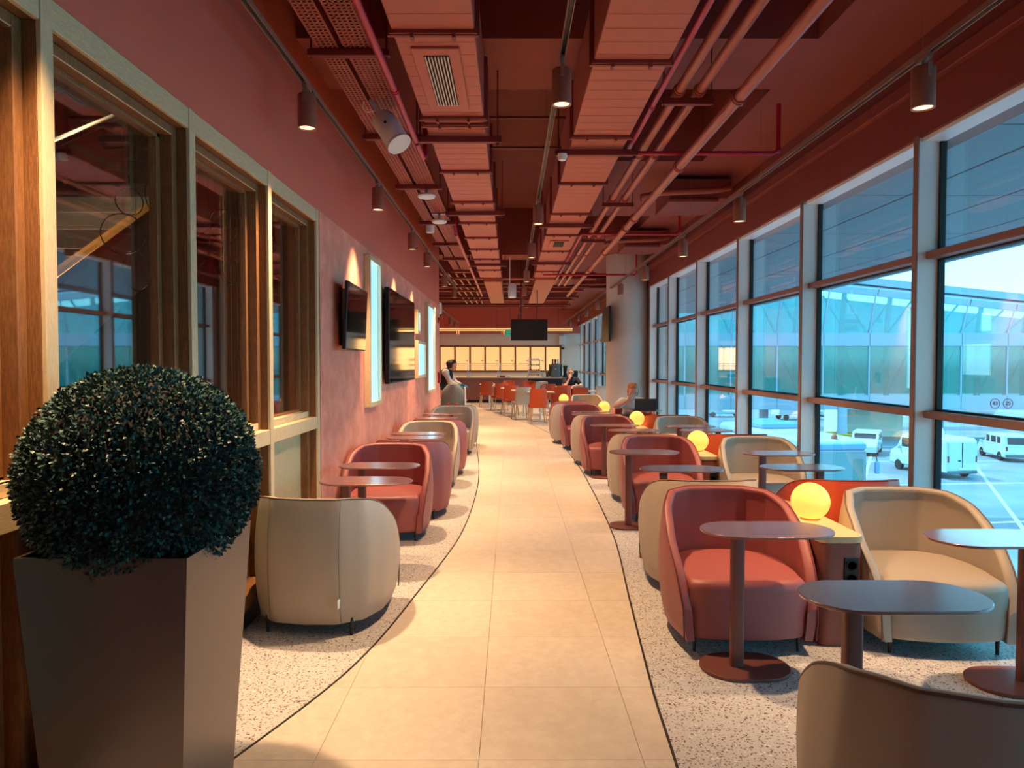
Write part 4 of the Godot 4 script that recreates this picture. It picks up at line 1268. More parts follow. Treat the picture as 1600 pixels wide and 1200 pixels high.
# ---------------------------------------------------------------- lounge furniture
func shell_plan() -> Array:   # right half of the tub's outline from the middle of the back to the front tip: (x, z), front is +z
	var c := Curve2D.new()
	var p := [[0, -0.37, 0.1, 0], [0.19, -0.35, 0.075, 0.02], [0.33, -0.24, 0.045, 0.06], [0.386, -0.06, 0.014, 0.085], [0.388, 0.13, 0.0, 0.085], [0.355, 0.365, -0.02, 0.08]]
	for q in p:
		c.add_point(Vector2(q[0], q[1]), -Vector2(q[2], q[3]), Vector2(q[2], q[3]))
	var out := []
	var l := c.get_baked_length()
	for i in 23:
		out.append(c.sample_baked(l * i / 22.0))
	return out

func rim_height(z: float) -> float:
	var k := [[-0.37, 0.76], [-0.28, 0.755], [-0.16, 0.735], [-0.04, 0.685], [0.08, 0.61], [0.18, 0.525], [0.27, 0.435], [0.33, 0.345], [0.365, 0.24]]
	for i in k.size() - 1:
		if z <= k[i + 1][0]:
			var f := clampf((z - k[i][0]) / (k[i + 1][0] - k[i][0]), 0.0, 1.0)
			# smooth through the points
			var a: float = k[maxi(i - 1, 0)][1]
			var d: float = k[mini(i + 2, k.size() - 1)][1]
			return cubic_interpolate(k[i][1], k[i + 1][1], a, d, f)
	return 0.24

func make_chair(leather: Material, piping: Material) -> Node3D:
	var o := Node3D.new()
	var half := shell_plan()
	var plan := []
	for i in range(half.size() - 1, 0, -1):
		plan.append(Vector2(-half[i].x, half[i].y))
	for i in half.size():
		plan.append(half[i])
	var n := plan.size()
	var th := 0.05
	var rows := []
	var inner_line := PackedVector2Array()
	var piping_path := []
	for i in n:
		var a: Vector2 = plan[maxi(i - 1, 0)]
		var b: Vector2 = plan[mini(i + 1, n - 1)]
		var d := (b - a).normalized()
		var out := Vector2(d.y, -d.x)
		if out.dot(plan[i] - Vector2(0, 0.1)) < 0.0:
			out = -out
		var top := rim_height(plan[i].y)
		var row := PackedVector3Array()
		var bulge := func(y: float) -> float: return 0.04 * (1.0 - pow(absf(y - 0.41) / 0.36, 2.2)) - 0.04
		for k in 8:
			var y: float = lerp(0.075, top - 0.012, k / 7.0)
			var q: Vector2 = plan[i] + out * bulge.call(y)
			row.append(Vector3(q.x, y, q.y))
		var qt: Vector2 = plan[i] + out * bulge.call(top)
		piping_path.append(Vector3(qt.x - out.x * 0.004, top - 0.003, qt.y - out.y * 0.004))
		for e in [[0.008, -0.003], [0.022, 0.0], [0.036, -0.003], [th, -0.016]]:
			var q: Vector2 = qt - out * e[0]
			row.append(Vector3(q.x, top + e[1], q.y))
		for k in 6:
			var y: float = lerp(top - 0.03, 0.075, k / 5.0)
			var q: Vector2 = plan[i] + out * (bulge.call(y) * 0.5 - th - 0.006)
			row.append(Vector3(q.x, y, q.y))
		var qi: Vector2 = plan[i] - out * (th + 0.012)
		inner_line.append(qi)
		rows.append(row)
	var m := mb()
	m.surf(rows, true, false, false)
	for e in [0, n - 1]:
		var c := Vector3.ZERO
		for p in rows[e]:
			c += p / rows[e].size()
		for k in rows[e].size():
			m.tri(c, rows[e][k], rows[e][(k + 1) % rows[e].size()], Vector3(0, 0, 1), Vector3(0, 0, 1), Vector3(0, 0, 1))
	part(o, "shell", m, leather)
	# piping follows the rim and drops down both front edges
	var first: Vector3 = piping_path[0]
	var last: Vector3 = piping_path[n - 1]
	var path := [Vector3(first.x + 0.006, 0.08, first.z), Vector3(first.x + 0.001, 0.18, first.z + 0.004)]
	path.append_array(piping_path)
	path.append(Vector3(last.x - 0.001, 0.18, last.z + 0.004))
	path.append(Vector3(last.x - 0.006, 0.08, last.z))
	part(o, "piping", mb().tube(path, 0.0045, 6), piping)
	# seat block: inner outline closed by a gently bowed front, upholstered to the bottom
	var outline := PackedVector2Array()
	for i in range(2, n - 2):
		outline.append(inner_line[i])
	var xr: float = inner_line[n - 2].x
	for k in 9:
		var f := k / 8.0
		outline.append(Vector2(lerp(xr, -xr, f), 0.335 + 0.05 * (1.0 - pow(absf(2.0 * f - 1.0), 2.4))))
	var ctr := Vector2(0, 0.02)
	var seat := mb()
	var srows := []
	for e in [[0.975, 0.085], [1.0, 0.11], [1.0, 0.22], [1.0, 0.335], [0.985, 0.362], [0.95, 0.38], [0.88, 0.388], [0.6, 0.394], [0.25, 0.397], [0.02, 0.397]]:
		var row := PackedVector3Array()
		for q in outline:
			var p: Vector2 = ctr + (q - ctr) * e[0]
			row.append(Vector3(p.x, e[1] - (0.012 * maxf(0.0, (p.y - 0.1)) if e[1] > 0.3 else 0.0), p.y))
		srows.append(row)
	seat.surf(srows, true, false, false)
	for k in range(1, srows[9].size() - 1):
		seat.tri(srows[9][0], srows[9][k], srows[9][k + 1], Vector3.UP, Vector3.UP, Vector3.UP)
	part(o, "seat", seat, leather)
	part(o, "underframe", mb().prism(rrect(0.6, 0.6, 0.2, 5, Vector2(0, 0.0)), 0.06, 0.10), M.leg_black)
	for s in [[-0.27, 0.3], [0.27, 0.3], [-0.24, -0.26], [0.24, -0.26]]:
		part(o, "leg", mb().lathe([Vector2(0.009, 0.0), Vector2(0.012, 0.1)], 8, Vector3(s[0], 0, s[1])), M.leg_black)
	return o

func make_table() -> Node3D:   # stem at the origin, top and base reach to +x
	var o := Node3D.new()
	tag(o, "table", "side table", "oval lounge side tables")
	o.set_meta("base", "side_table")
	part(o, "tabletop", mb().prism(rrect(0.64, 0.34, 0.17, 14, Vector2(0.14, 0)), 0.678, 0.69, 0.003), M.table_metal)
	part(o, "support_plate", mb().prism(rrect(0.2, 0.12, 0.03, 4, Vector2(0.03, 0)), 0.668, 0.679), M.table_stem)
	part(o, "stem", mb().prism(rrect(0.064, 0.048, 0.014, 5), 0.018, 0.67), M.table_stem)
	part(o, "foot_plate", mb().prism(rrect(0.435, 0.32, 0.16, 14, Vector2(0.04, 0)), 0.0, 0.018, 0.004), M.table_stem)
	return o

func lounge() -> void:
	var red := make_chair(M.red_leather, M.piping_red)
	var beige := make_chair(M.beige_leather, M.piping_beige)
	var orange := make_chair(M.orange_leather, M.piping_orange)
	for e in [[red, "red"], [beige, "beige"], [orange, "orange"]]:
		e[0].set_meta("base", "tub_armchair")
		tag(e[0], "chair", "armchair", "%s leather tub armchairs" % e[1])
	var list := [
		[beige, 1.175, 1.83, 162, "beige tub armchair in the bottom right corner, its back to the camera"],
		[red, 1.225, 3.95, 0, "red tub armchair nearest the camera, facing it beside the first globe lamp"],
		[beige, 1.28, 4.76, 180, "taupe tub armchair back to back with the nearest red armchair"],
		[beige, 2.25, 3.92, -3, "pale beige tub armchair nearest the windows in front, right of the first globe lamp"],
		[orange, 2.2, 4.76, 180, "orange tub armchair seen from behind, back to back with the nearest window-side beige one"],
		[red, 1.46, 6.97, 0, "second red tub armchair facing the camera along the aisle, left of the second globe lamp"],
		[beige, 1.46, 7.76, 180, "taupe tub armchair behind the second red armchair of the aisle row"],
		[beige, 2.41, 6.87, -4, "pale tub armchair by the windows, right of the second globe lamp"],
		[orange, 2.40, 7.66, 180, "orange tub armchair seen from behind the second globe lamp"],
		[red, 1.33, 9.7, 2, "third red tub armchair facing the camera along the aisle"],
		[beige, 1.29, 10.5, 182, "taupe tub armchair behind the third red armchair of the aisle row"],
		[beige, 2.32, 9.6, 0, "greyish tub armchair by the windows, right of the third globe lamp"],
		[orange, 2.27, 10.4, 180, "orange tub armchair seen from behind beyond the third globe lamp"],
		[red, 1.25, 12.5, 5, "fourth red tub armchair along the aisle, near the fourth globe lamp"],
		[beige, 1.14, 13.3, 185, "taupe tub armchair behind the fourth red armchair of the aisle row"],
		[orange, 2.2, 12.75, 0, "orange tub armchair in which the woman with the laptop sits"],
		[red, 1.17, 14.15, 186, "dark red tub armchair farthest along the aisle row, its back to the camera"],
		[beige, 1.76, 16.4, 5, "pale tub armchair farthest away, left of the column"],
		[beige, -1.09, 4.16, 174, "beige tub armchair beside the planter with its back to the camera"],
		[red, -1.075, 6.25, 0, "red tub armchair on the left facing the camera behind two oval tables"],
		[red, -0.98, 7.05, 180, "red tub armchair back to back with the left red one facing the camera"],
		[beige, -1.02, 8.78, 0, "beige tub armchair on the left facing the camera under the large screen"],
		[red, -0.98, 9.58, 180, "red tub armchair back to back with the beige one under the large screen"],
		[beige, -0.98, 11.95, 0, "beige tub armchair on the left farthest along the plaster wall, facing the camera"],
		[beige, -0.97, 12.75, 180, "grey beige tub armchair at the far end of the left wall"],
	]
	var made := []
	for e in list:
		made.append(dup(e[0], e[4], P(e[1], 0, e[2]), e[3]))
	# seams and a small care label on the back of the one by the planter
	for x in [-0.2, 0.2]:
		var seam := []
		for k in 9:
			var y: float = lerp(0.08, 0.752, k / 8.0)
			seam.append(Vector3(x, y, -0.345 - 0.04 * (1.0 - pow(absf(y - 0.41) / 0.36, 2.2)) + 0.041))
		part(made[18], "seam", mb().tube(seam, 0.0014, 5), M.piping_beige)
	var lb := part(made[18], "care_tag", mb().cbox(Vector3(-0.2, 0.2, -0.352), Vector3(0.004, 0.05, 0.03), 0.001), M.white)
	lb.set_meta("label", "small white fabric tag")
	red.free()
	beige.free()
	orange.free()
	var tb := make_table()
	var tl := [
		[1.108, 3.44, 0, "oval side table in front of the nearest red armchair"],
		[1.195, 2.455, 0, "oval side table at the bottom right, in front of the chair back in the corner"],
		[2.40, 3.27, 180, "oval side table at the right edge, in front of the nearest window-side chair"],
		[1.077, 6.46, 0, "oval side table in front of the second red armchair of the aisle row"],
		[1.175, 5.44, 0, "oval side table just behind the nearest red and taupe armchairs"],
		[2.27, 6.37, 0, "oval side table by the windows, farther one of the pair before the second pale chair"],
		[2.41, 5.51, 180, "oval side table by the windows, nearer one of the pair before the second pale chair"],
		[1.22, 9.26, 0, "oval side table in front of the third red armchair"],
		[1.36, 8.55, 0, "oval side table behind the second pair of aisle armchairs"],
		[2.17, 9.1, 0, "oval side table by the windows before the third pale chair, farther of two"],
		[2.5, 8.53, 180, "oval side table by the windows before the third pale chair, nearer of two"],
		[1.15, 11.25, 0, "oval side table behind the third pair of aisle armchairs, nearer of two"],
		[1.19, 11.8, 0, "oval side table in front of the fourth red armchair"],
		[2.12, 12.05, 0, "oval side table under the open laptop"],
		[-1.14, 4.88, 0, "oval side table on the left nearest the beige chair by the planter"],
		[-1.18, 5.61, 0, "oval side table on the left in front of the red armchair"],
		[-1.18, 7.72, 0, "oval side table on the left, nearer of the two below the large screen"],
		[-1.2, 8.16, 0, "oval side table on the left, farther of the two below the large screen"],
		[-0.96, 10.5, 180, "oval side table on the left, nearer of the farthest two"],
		[-0.94, 11.3, 180, "oval side table on the left, farthest from the camera"],
	]
	for e in tl:
		dup(tb, e[3], P(e[0], 0, e[1]), e[2])
	tb.free()
	# consoles with sockets between the chairs, a globe lamp on each
	var cl := [[1.745, 3.70, "nearest"], [1.935, 6.9, "second"], [1.83, 9.85, "third"], [1.70, 12.5, "fourth"], [1.19, 15.5, "fifth"]]
	for i in cl.size():
		var o := thing("console_table", "narrow red brown console with an oak top between armchairs, %s from the camera" % cl[i][2], "console", P(cl[i][0], 0, cl[i][1]), 0, "consoles between the armchairs")
		var w := 0.235 if i == 0 else 0.185
		var l := 1.0
		part(o, "plinth", mb().prism(rrect(w - 0.02, l - 0.02, 0.05, 6, Vector2(0, -l * 0.5)), 0.0, 0.1), M.console)
		part(o, "body", mb().prism(rrect(w, l, 0.06, 7, Vector2(0, -l * 0.5)), 0.103, 0.548), M.console)
		part(o, "oak_top", mb().prism(rrect(w + 0.01, l + 0.01, 0.062, 7, Vector2(0, -l * 0.5)), 0.55, 0.588, 0.004), M.wood_h)
		var s := part(o, "socket_plate", mb().cbox(Vector3(0.045, 0.40, 0.003), Vector3(0.075, 0.155, 0.01), 0.003), M.black)
		for y in [0.365, 0.435]:
			part(s, "socket", mb().lathe([Vector2(0.027, 0.0), Vector2(0.03, 0.006), Vector2(0.024, 0.006), Vector2(0.022, 0.001), Vector2(0.0, 0.001)], 18, Vector3(0.045, y, 0.007), Basis(Vector3.RIGHT, PI * 0.5)), M.grille_dark)
		var g := thing("globe_lamp", "glowing yellow glass globe lamp on its console, %s from the camera" % cl[i][2], "lamp", P(cl[i][0] + (0.0 if i else 0.005), 0.588, cl[i][1] + 0.42), 0, "glowing globe table lamps")
		part(g, "lamp_base", mb().lathe([Vector2(0.0, 0.0), Vector2(0.055, 0.0), Vector2(0.055, 0.012), Vector2(0.0, 0.012)], 20), M.brass)
		var prof := []
		for k in 19:
			var a: float = lerp(-1.05, PI * 0.5, k / 18.0)
			prof.append(Vector2(maxf(0.108 * cos(a), 0.0005), 0.108 * sin(a) + 0.105))
		part(g, "globe_shade", mb().lathe(prof, 28), M.globe)
		var ol := OmniLight3D.new()
		ol.name = "bulb_light"
		ol.position = Vector3(0, 0.11, 0)
		ol.light_color = Color(1.0, 0.72, 0.36)
		ol.light_energy = 0.2
		ol.light_size = 0.09
		ol.omni_range = 15.0
		ol.omni_attenuation = 2.0
		ol.shadow_enabled = true
		g.add_child(ol)
	# laptop on the woman's table
	var lt := thing("laptop", "open black laptop with its lid towards the camera, on the oval table by the woman", "laptop", P(2.26, 0.69, 11.95), 0)
	part(lt, "keyboard_base", mb().cbox(Vector3(0, 0.009, -0.06), Vector3(0.36, 0.018, 0.25), 0.005), M.black)
	part(lt, "lid", mb().cbox(Vector3(0, 0.112, 0.075), Vector3(0.36, 0.2, 0.012), 0.004, Basis(Vector3.RIGHT, 0.12)), M.black)

# ---------------------------------------------------------------- dining chairs and tables at the far end
func make_dining_chair(seat_mat: Material) -> Node3D:   # front is +z
	var o := Node3D.new()
	o.set_meta("base", "dining_chair")
	part(o, "seat", mb().prism(rrect(0.45, 0.44, 0.1, 6), 0.40, 0.475, 0.018), seat_mat)
	var rows := []
	for k in 7:
		var y: float = 0.40 + 0.47 * k / 6.0
		var row := PackedVector3Array()
		var w: float = lerp(0.225, 0.205, k / 6.0)
		for e in 17:
			var f: float = lerp(-1.0, 1.0, e / 16.0)
			row.append(Vector3(w * f, y - 0.012 * f * f * (1.0 if k == 6 else 0.0), -0.215 + 0.05 * f * f - 0.05 * k / 6.0))
		for e in 17:
			var f: float = lerp(1.0, -1.0, e / 16.0)
			row.append(Vector3(w * f * 0.97, y - 0.012 * f * f * (1.0 if k == 6 else 0.0), -0.18 + 0.05 * f * f - 0.05 * k / 6.0))
		rows.append(row)
	var m := mb().surf(rows, true, false, true)
	for k in range(1, 33):
		m.tri(rows[6][0], rows[6][k], rows[6][(k + 1) % 34], Vector3.UP, Vector3.UP, Vector3.UP)
	part(o, "backrest", m, seat_mat)
	for s in [[-1, 1], [1, 1], [-1, -1], [1, -1]]:
		part(o, "leg", mb().tube([Vector3(0.215 * s[0], 0.0, 0.21 * s[1]), Vector3(0.17 * s[0], 0.41, 0.16 * s[1])], 0.015, 7), M.oak_leg)
	return o

func dining_area() -> void:
	var orange := make_dining_chair(M.orange_seat)
	var grey := make_dining_chair(M.grey_seat)
	tag(orange, "chair", "chair", "rust orange dining chairs")
	tag(grey, "chair", "chair", "grey dining chairs")
	var cl := [
		[orange, 0.66, 17.6, 185, "rust dining chair nearest the lounge, its back to the camera beside the path"],
		[grey, 0.28, 18.8, 195, "grey dining chair just beyond the nearest rust one along the path"],
		[orange, -0.03, 20.4, 195, "rust dining chair by the path, beyond the first grey one"],
		[orange, -0.36, 22.3, 200, "rust dining chair by the path, one before the last"],
		[orange, -0.83, 24.2, 190, "rust dining chair by the path nearest the bar counter"],
		[orange, 1.12, 21.6, 190, "rust dining chair in the middle of the dining area, left of two side by side"],
		[orange, 1.48, 20.2, 185, "rust dining chair in the middle of the dining area, right of two side by side"],
		[orange, 0.65, 24.6, 0, "rust dining chair facing the lounge in front of the dark bar niche"],
		[orange, 1.3, 18.9, 175, "rust dining chair left of the one beside the farthest pale armchair"],
		[orange, 1.82, 18.7, 180, "rust dining chair next to the pale armchair left of the column"],
		[grey, 2.35, 18.2, 185, "grey dining chair by the far windows, right of the rust ones"],
		[grey, 2.55, 19.8, 180, "grey dining chair by the far windows behind the nearer grey one"],
		[grey, 1.05, 23.8, 0, "grey dining chair facing the lounge near the bar"],
		[orange, -0.05, 25.4, 10, "rust dining chair facing the lounge, left of the niche"],
		[orange, 0.75, 20.6, 250, "rust dining chair turned sideways beyond the nearest table"],
		[grey, 1.85, 22.4, 0, "grey dining chair in which the man in navy sits"],
		[orange, -1.78, 16.9, 180, "rust dining chair partly hidden by the end of the left wall"],
	]
	for e in cl:
		dup(e[0], e[4], P(e[1], 0, e[2]), e[3])
	orange.free()
	grey.free()
	var tb := Node3D.new()
	tb.set_meta("base", "dining_table")
	tag(tb, "table", "table", "pale dining tables with white legs")
	part(tb, "tabletop", mb().prism(rrect(0.7, 0.7, 0.06, 5), 0.73, 0.755, 0.004), M.stone)
	part(tb, "column", mb().lathe([Vector2(0.03, 0.012), Vector2(0.03, 0.73)], 12), M.white)
	part(tb, "foot_plate", mb().prism(rrect(0.42, 0.42, 0.05, 4), 0.0, 0.014, 0.003), M.white)
	for e in [[0.78, 18.45, "pale square dining table just beyond the nearest rust chair"], [0.36, 19.65, "pale square dining table just beyond the first grey chair"], [0.05, 21.25, "pale square dining table beside the path, third from the lounge"], [-0.26, 23.15, "pale square dining table beside the path, fourth from the lounge"], [-0.75, 25.1, "pale square dining table beside the path nearest the bar"], [1.3, 22.7, "pale square dining table in the middle of the dining area"], [2.3, 19.0, "pale square dining table by the far windows"], [1.95, 21.4, "pale square dining table in front of the seated man"]]:
		dup(tb, e[2], P(e[0], 0, e[1]))
	tb.free()

# ---------------------------------------------------------------- bar, back wall, things on the counter
func bar() -> void:
	var o := thing("bar_counter", "long bar counter with a slatted mauve front and a pale stone top", "counter", P(-1.1, 0, 26.8))
	part(o, "front", mb().span(Vector3(-2.97, 0.1, -0.7), Vector3(3.55, 0.92, 0.0)), M.slat)
	part(o, "plinth", mb().span(Vector3(-2.97, 0.0, -0.66), Vector3(3.55, 0.1, -0.04)), M.trim)
	part(o, "worktop", mb().cbox(Vector3(0.3, 0.945, -0.33), Vector3(6.5, 0.045, 0.86), 0.006), M.stone)
	var sl := mb()
	for k in 130:
		if k < 92:
			sl.cbox(Vector3(-2.98 + 0.05 * k, 0.51, 0.012), Vector3(0.036, 0.8, 0.024), 0.006)
	part(o, "front_slats", sl, M.slat).set_meta("kind", "stuff")
	part(o, "dark_niche", mb().span(Vector3(1.75, 0.2, 0.001), Vector3(3.5, 0.9, 0.012)), M.black)
	# lower work surface behind and the amber lit cabinets
	var ct := thing("lit_cabinet", "row of amber lit cabinet doors in oak frames on the far wall", "cabinet", P(-1.4, 1.15, 30.0))
	var w := 0.636
	for k in 10:
		var x: float = -2.86 + w * k
		part(ct, "door", mb().box(Vector3(x + w * 0.5, 0.525, 0.02), Vector3(w - 0.08, 0.97, 0.02)), M.amber_panel)
		part(ct, "divider", mb().cbox(Vector3(x, 0.525, 0.03), Vector3(0.07, 1.05, 0.07), 0.006), M.wood_in)
		part(ct, "handle", mb().cbox(Vector3(x + w - 0.13, 0.44, 0.036), Vector3(0.1, 0.03, 0.02), 0.004), M.brass)
	part(ct, "divider", mb().cbox(Vector3(-2.86 + w * 10, 0.525, 0.03), Vector3(0.07, 1.05, 0.07), 0.006), M.wood_in)
	for y in [0.0, 1.05]:
		part(ct, "rail", mb().cbox(Vector3(0.32, y, 0.03), Vector3(6.44, 0.07, 0.07), 0.006), M.wood_in)
	var al := AreaLight3D.new()
	al.name = "cabinet_light"
	al.area_size = Vector2(6.2, 0.9)
	al.light_color = Color(1.0, 0.76, 0.46)
	al.light_energy = 4.0
	al.area_range = 20.0
	al.shadow_enabled = true
	ct.add_child(al)
	al.position = Vector3(0.32, 0.52, 0.09)
	al.rotation.y = PI
	# glass guard on chrome posts
	var gd := thing("sneeze_guard", "glass guard on chrome posts standing along the bar top", "glass guard", P(-1.1, 0.968, 26.7))
	for x in [-1.4, -0.52, -0.44, 0.62, 0.7, 1.75]:
		part(gd, "post", mb().lathe([Vector2(0.012, 0.0), Vector2(0.012, 0.52)], 8, Vector3(x, 0, 0)), M.chrome)
		part(gd, "post_foot", mb().lathe([Vector2(0.03, 0.0), Vector2(0.03, 0.04), Vector2(0.012, 0.045)], 10, Vector3(x, 0, 0)), M.chrome)
	for e in [[-1.4, -0.52], [-0.44, 0.62], [0.7, 1.75]]:
		part(gd, "glass_pane", mb().box(Vector3((e[0] + e[1]) * 0.5, 0.36, 0.0), Vector3(e[1] - e[0] - 0.03, 0.3, 0.008)), M.glass)
		part(gd, "rail", mb().tube([Vector3(e[0], 0.5, 0), Vector3(e[1], 0.5, 0)], 0.01, 6).tube([Vector3(e[0], 0.42, 0), Vector3(e[1], 0.42, 0)], 0.006, 6), M.chrome)
	# tiered display rack with pastries
	var rk := thing("pastry_rack", "white tiered display rack with pastries on the bar", "display rack", P(0.88, 0.968, 26.9))
	for s in [-0.22, 0.22]:
		for z in [-0.15, 0.15]:
			part(rk, "upright", mb().box(Vector3(s, 0.33, z), Vector3(0.018, 0.66, 0.018)), M.white)
	for y in [0.04, 0.22, 0.42, 0.62]:
		part(rk, "shelf", mb().cbox(Vector3(0, y, 0), Vector3(0.48, 0.018, 0.34), 0.004), M.white)
	for y in [[0.05, "c98a4a"], [0.23, "b5542f"], [0.43, "e0c9a0"], [0.63, "e6e6e3"]]:
		var m := mat(y[1], 0.7)
		for k in 5:
			solo("pastry" if y[0] < 0.5 else "glass_cup", ("small pastry on the %s shelf of the white rack, %s" % [["lowest", "second", "third"][int(y[0] / 0.2)], SPOT[k]]) if y[0] < 0.5 else "small white cup on top of the tiered rack, %s" % SPOT[k], "pastry" if y[0] < 0.5 else "cup", mb().ball(Vector3(0, 0.035, 0), Vector3(0.036, 0.035, 0.05), 10, 6) if y[0] < 0.5 else mb().lathe([Vector2(0.0, 0.0), Vector2(0.025, 0.0), Vector2(0.035, 0.08), Vector2(0.03, 0.08), Vector2(0.02, 0.01), Vector2(0.0, 0.008)], 12), m, P(0.88 - 0.17 + 0.085 * k, 0.968 + y[0], 26.83), "goods on the %s" % ["lowest shelf", "second shelf", "third shelf", "top of the rack"][int(y[0] / 0.2)])
	# coffee machine, grinder, bottles
	var cm := thing("coffee_machine", "rounded grey coffee machine with cups on top, on the bar", "coffee machine", P(1.68, 0.968, 26.75))
	var pr := []
	for e in [[0.0, 0.17], [0.04, 0.21], [0.18, 0.215], [0.34, 0.19], [0.46, 0.165], [0.5, 0.15]]:
		var row := PackedVector3Array()
		for q in rrect(e[1] * 2.0, 0.4, 0.12, 6):
			row.append(Vector3(q.x, e[0], q.y))
		pr.append(row)
	part(cm, "body", mb().surf(pr, true, false, false).prism(rrect(0.3, 0.38, 0.1, 6), 0.49, 0.505), M.plastic_grey)
	part(cm, "black_side", mb().cbox(Vector3(-0.215, 0.25, -0.02), Vector3(0.05, 0.48, 0.36), 0.02).cbox(Vector3(0.215, 0.25, -0.02), Vector3(0.05, 0.48, 0.36), 0.02), M.black)
	part(cm, "dial", mb().lathe([Vector2(0.02, 0), Vector2(0.02, 0.02), Vector2(0, 0.022)], 12, Vector3(0, 0.3, 0.2), Basis(Vector3.RIGHT, PI * 0.5)), M.white)
	for e in [[-0.1, "cup with a red rim nearest the left of the coffee machine", M.dark_red], [0.0, "dark cup in the middle on top of the coffee machine", M.black], [0.1, "white cup at the right on top of the coffee machine", M.white]]:
		solo("tumbler", e[1], "cup", mb().lathe([Vector2(0.0, 0.0), Vector2(0.03, 0.0), Vector2(0.036, 0.17), Vector2(0.031, 0.17), Vector2(0.026, 0.01), Vector2(0.0, 0.01)], 12), e[2], P(1.68 + e[0], 1.473, 26.75), "cups on the coffee machine")
	var gr := thing("coffee_grinder", "black coffee grinder with a clear hopper next to the coffee machine", "grinder", P(2.06, 0.968, 26.75))
	part(gr, "body", mb().lathe([Vector2(0.0, 0), Vector2(0.11, 0), Vector2(0.11, 0.05), Vector2(0.07, 0.08), Vector2(0.075, 0.36), Vector2(0.1, 0.4), Vector2(0.1, 0.43), Vector2(0, 0.44)], 16), M.black)
	part(gr, "hopper", mb().lathe([Vector2(0.05, 0.43), Vector2(0.09, 0.56), Vector2(0.09, 0.58), Vector2(0.0, 0.6)], 14), M.glass)
	part(gr, "cup_rest", mb().cbox(Vector3(0.05, 0.2, 0.09), Vector3(0.07, 0.12, 0.06), 0.02), M.chrome)
	solo("black_box", "low black box at the right end of the bar", "box", mb().cbox(Vector3.ZERO, Vector3(0.34, 0.24, 0.3), 0.02), M.black, P(2.36, 0.968 + 0.121, 26.85))
	var bottles := ["pale bottle between the rack and the coffee machine, leftmost", "white bottle between the rack and the coffee machine, middle one", "greenish bottle between the rack and the coffee machine, right one"]
	for k in 3:
		solo("bottle", bottles[k], "bottle", mb().lathe([Vector2(0, 0), Vector2(0.036, 0), Vector2(0.036, 0.13), Vector2(0.014, 0.19), Vector2(0.014, 0.24), Vector2(0, 0.24)], 12), [M.cloth_grey, M.white, M.bridge_glass][k], P(1.2 + 0.085 * k, 0.968, 26.7), "bottles on the bar")
	solo("snack_box", "red snack box leaning beside the coffee machine", "box", mb().cbox(Vector3.ZERO, Vector3(0.18, 0.2, 0.06), 0.004), M.orange_seat, P(1.36, 0.968 + 0.101, 27.0))
	solo("napkin_stack", "dark red folded cloth lying on the bar top", "cloth", mb().cbox(Vector3.ZERO, Vector3(0.2, 0.05, 0.16), 0.015), M.dark_red, P(-0.3, 0.968 + 0.026, 26.66))
	solo("paper_stack", "white folded cloth next to the red one on the bar top", "cloth", mb().cbox(Vector3.ZERO, Vector3(0.16, 0.07, 0.14), 0.02), M.white, P(-0.08, 0.968 + 0.036, 26.66))

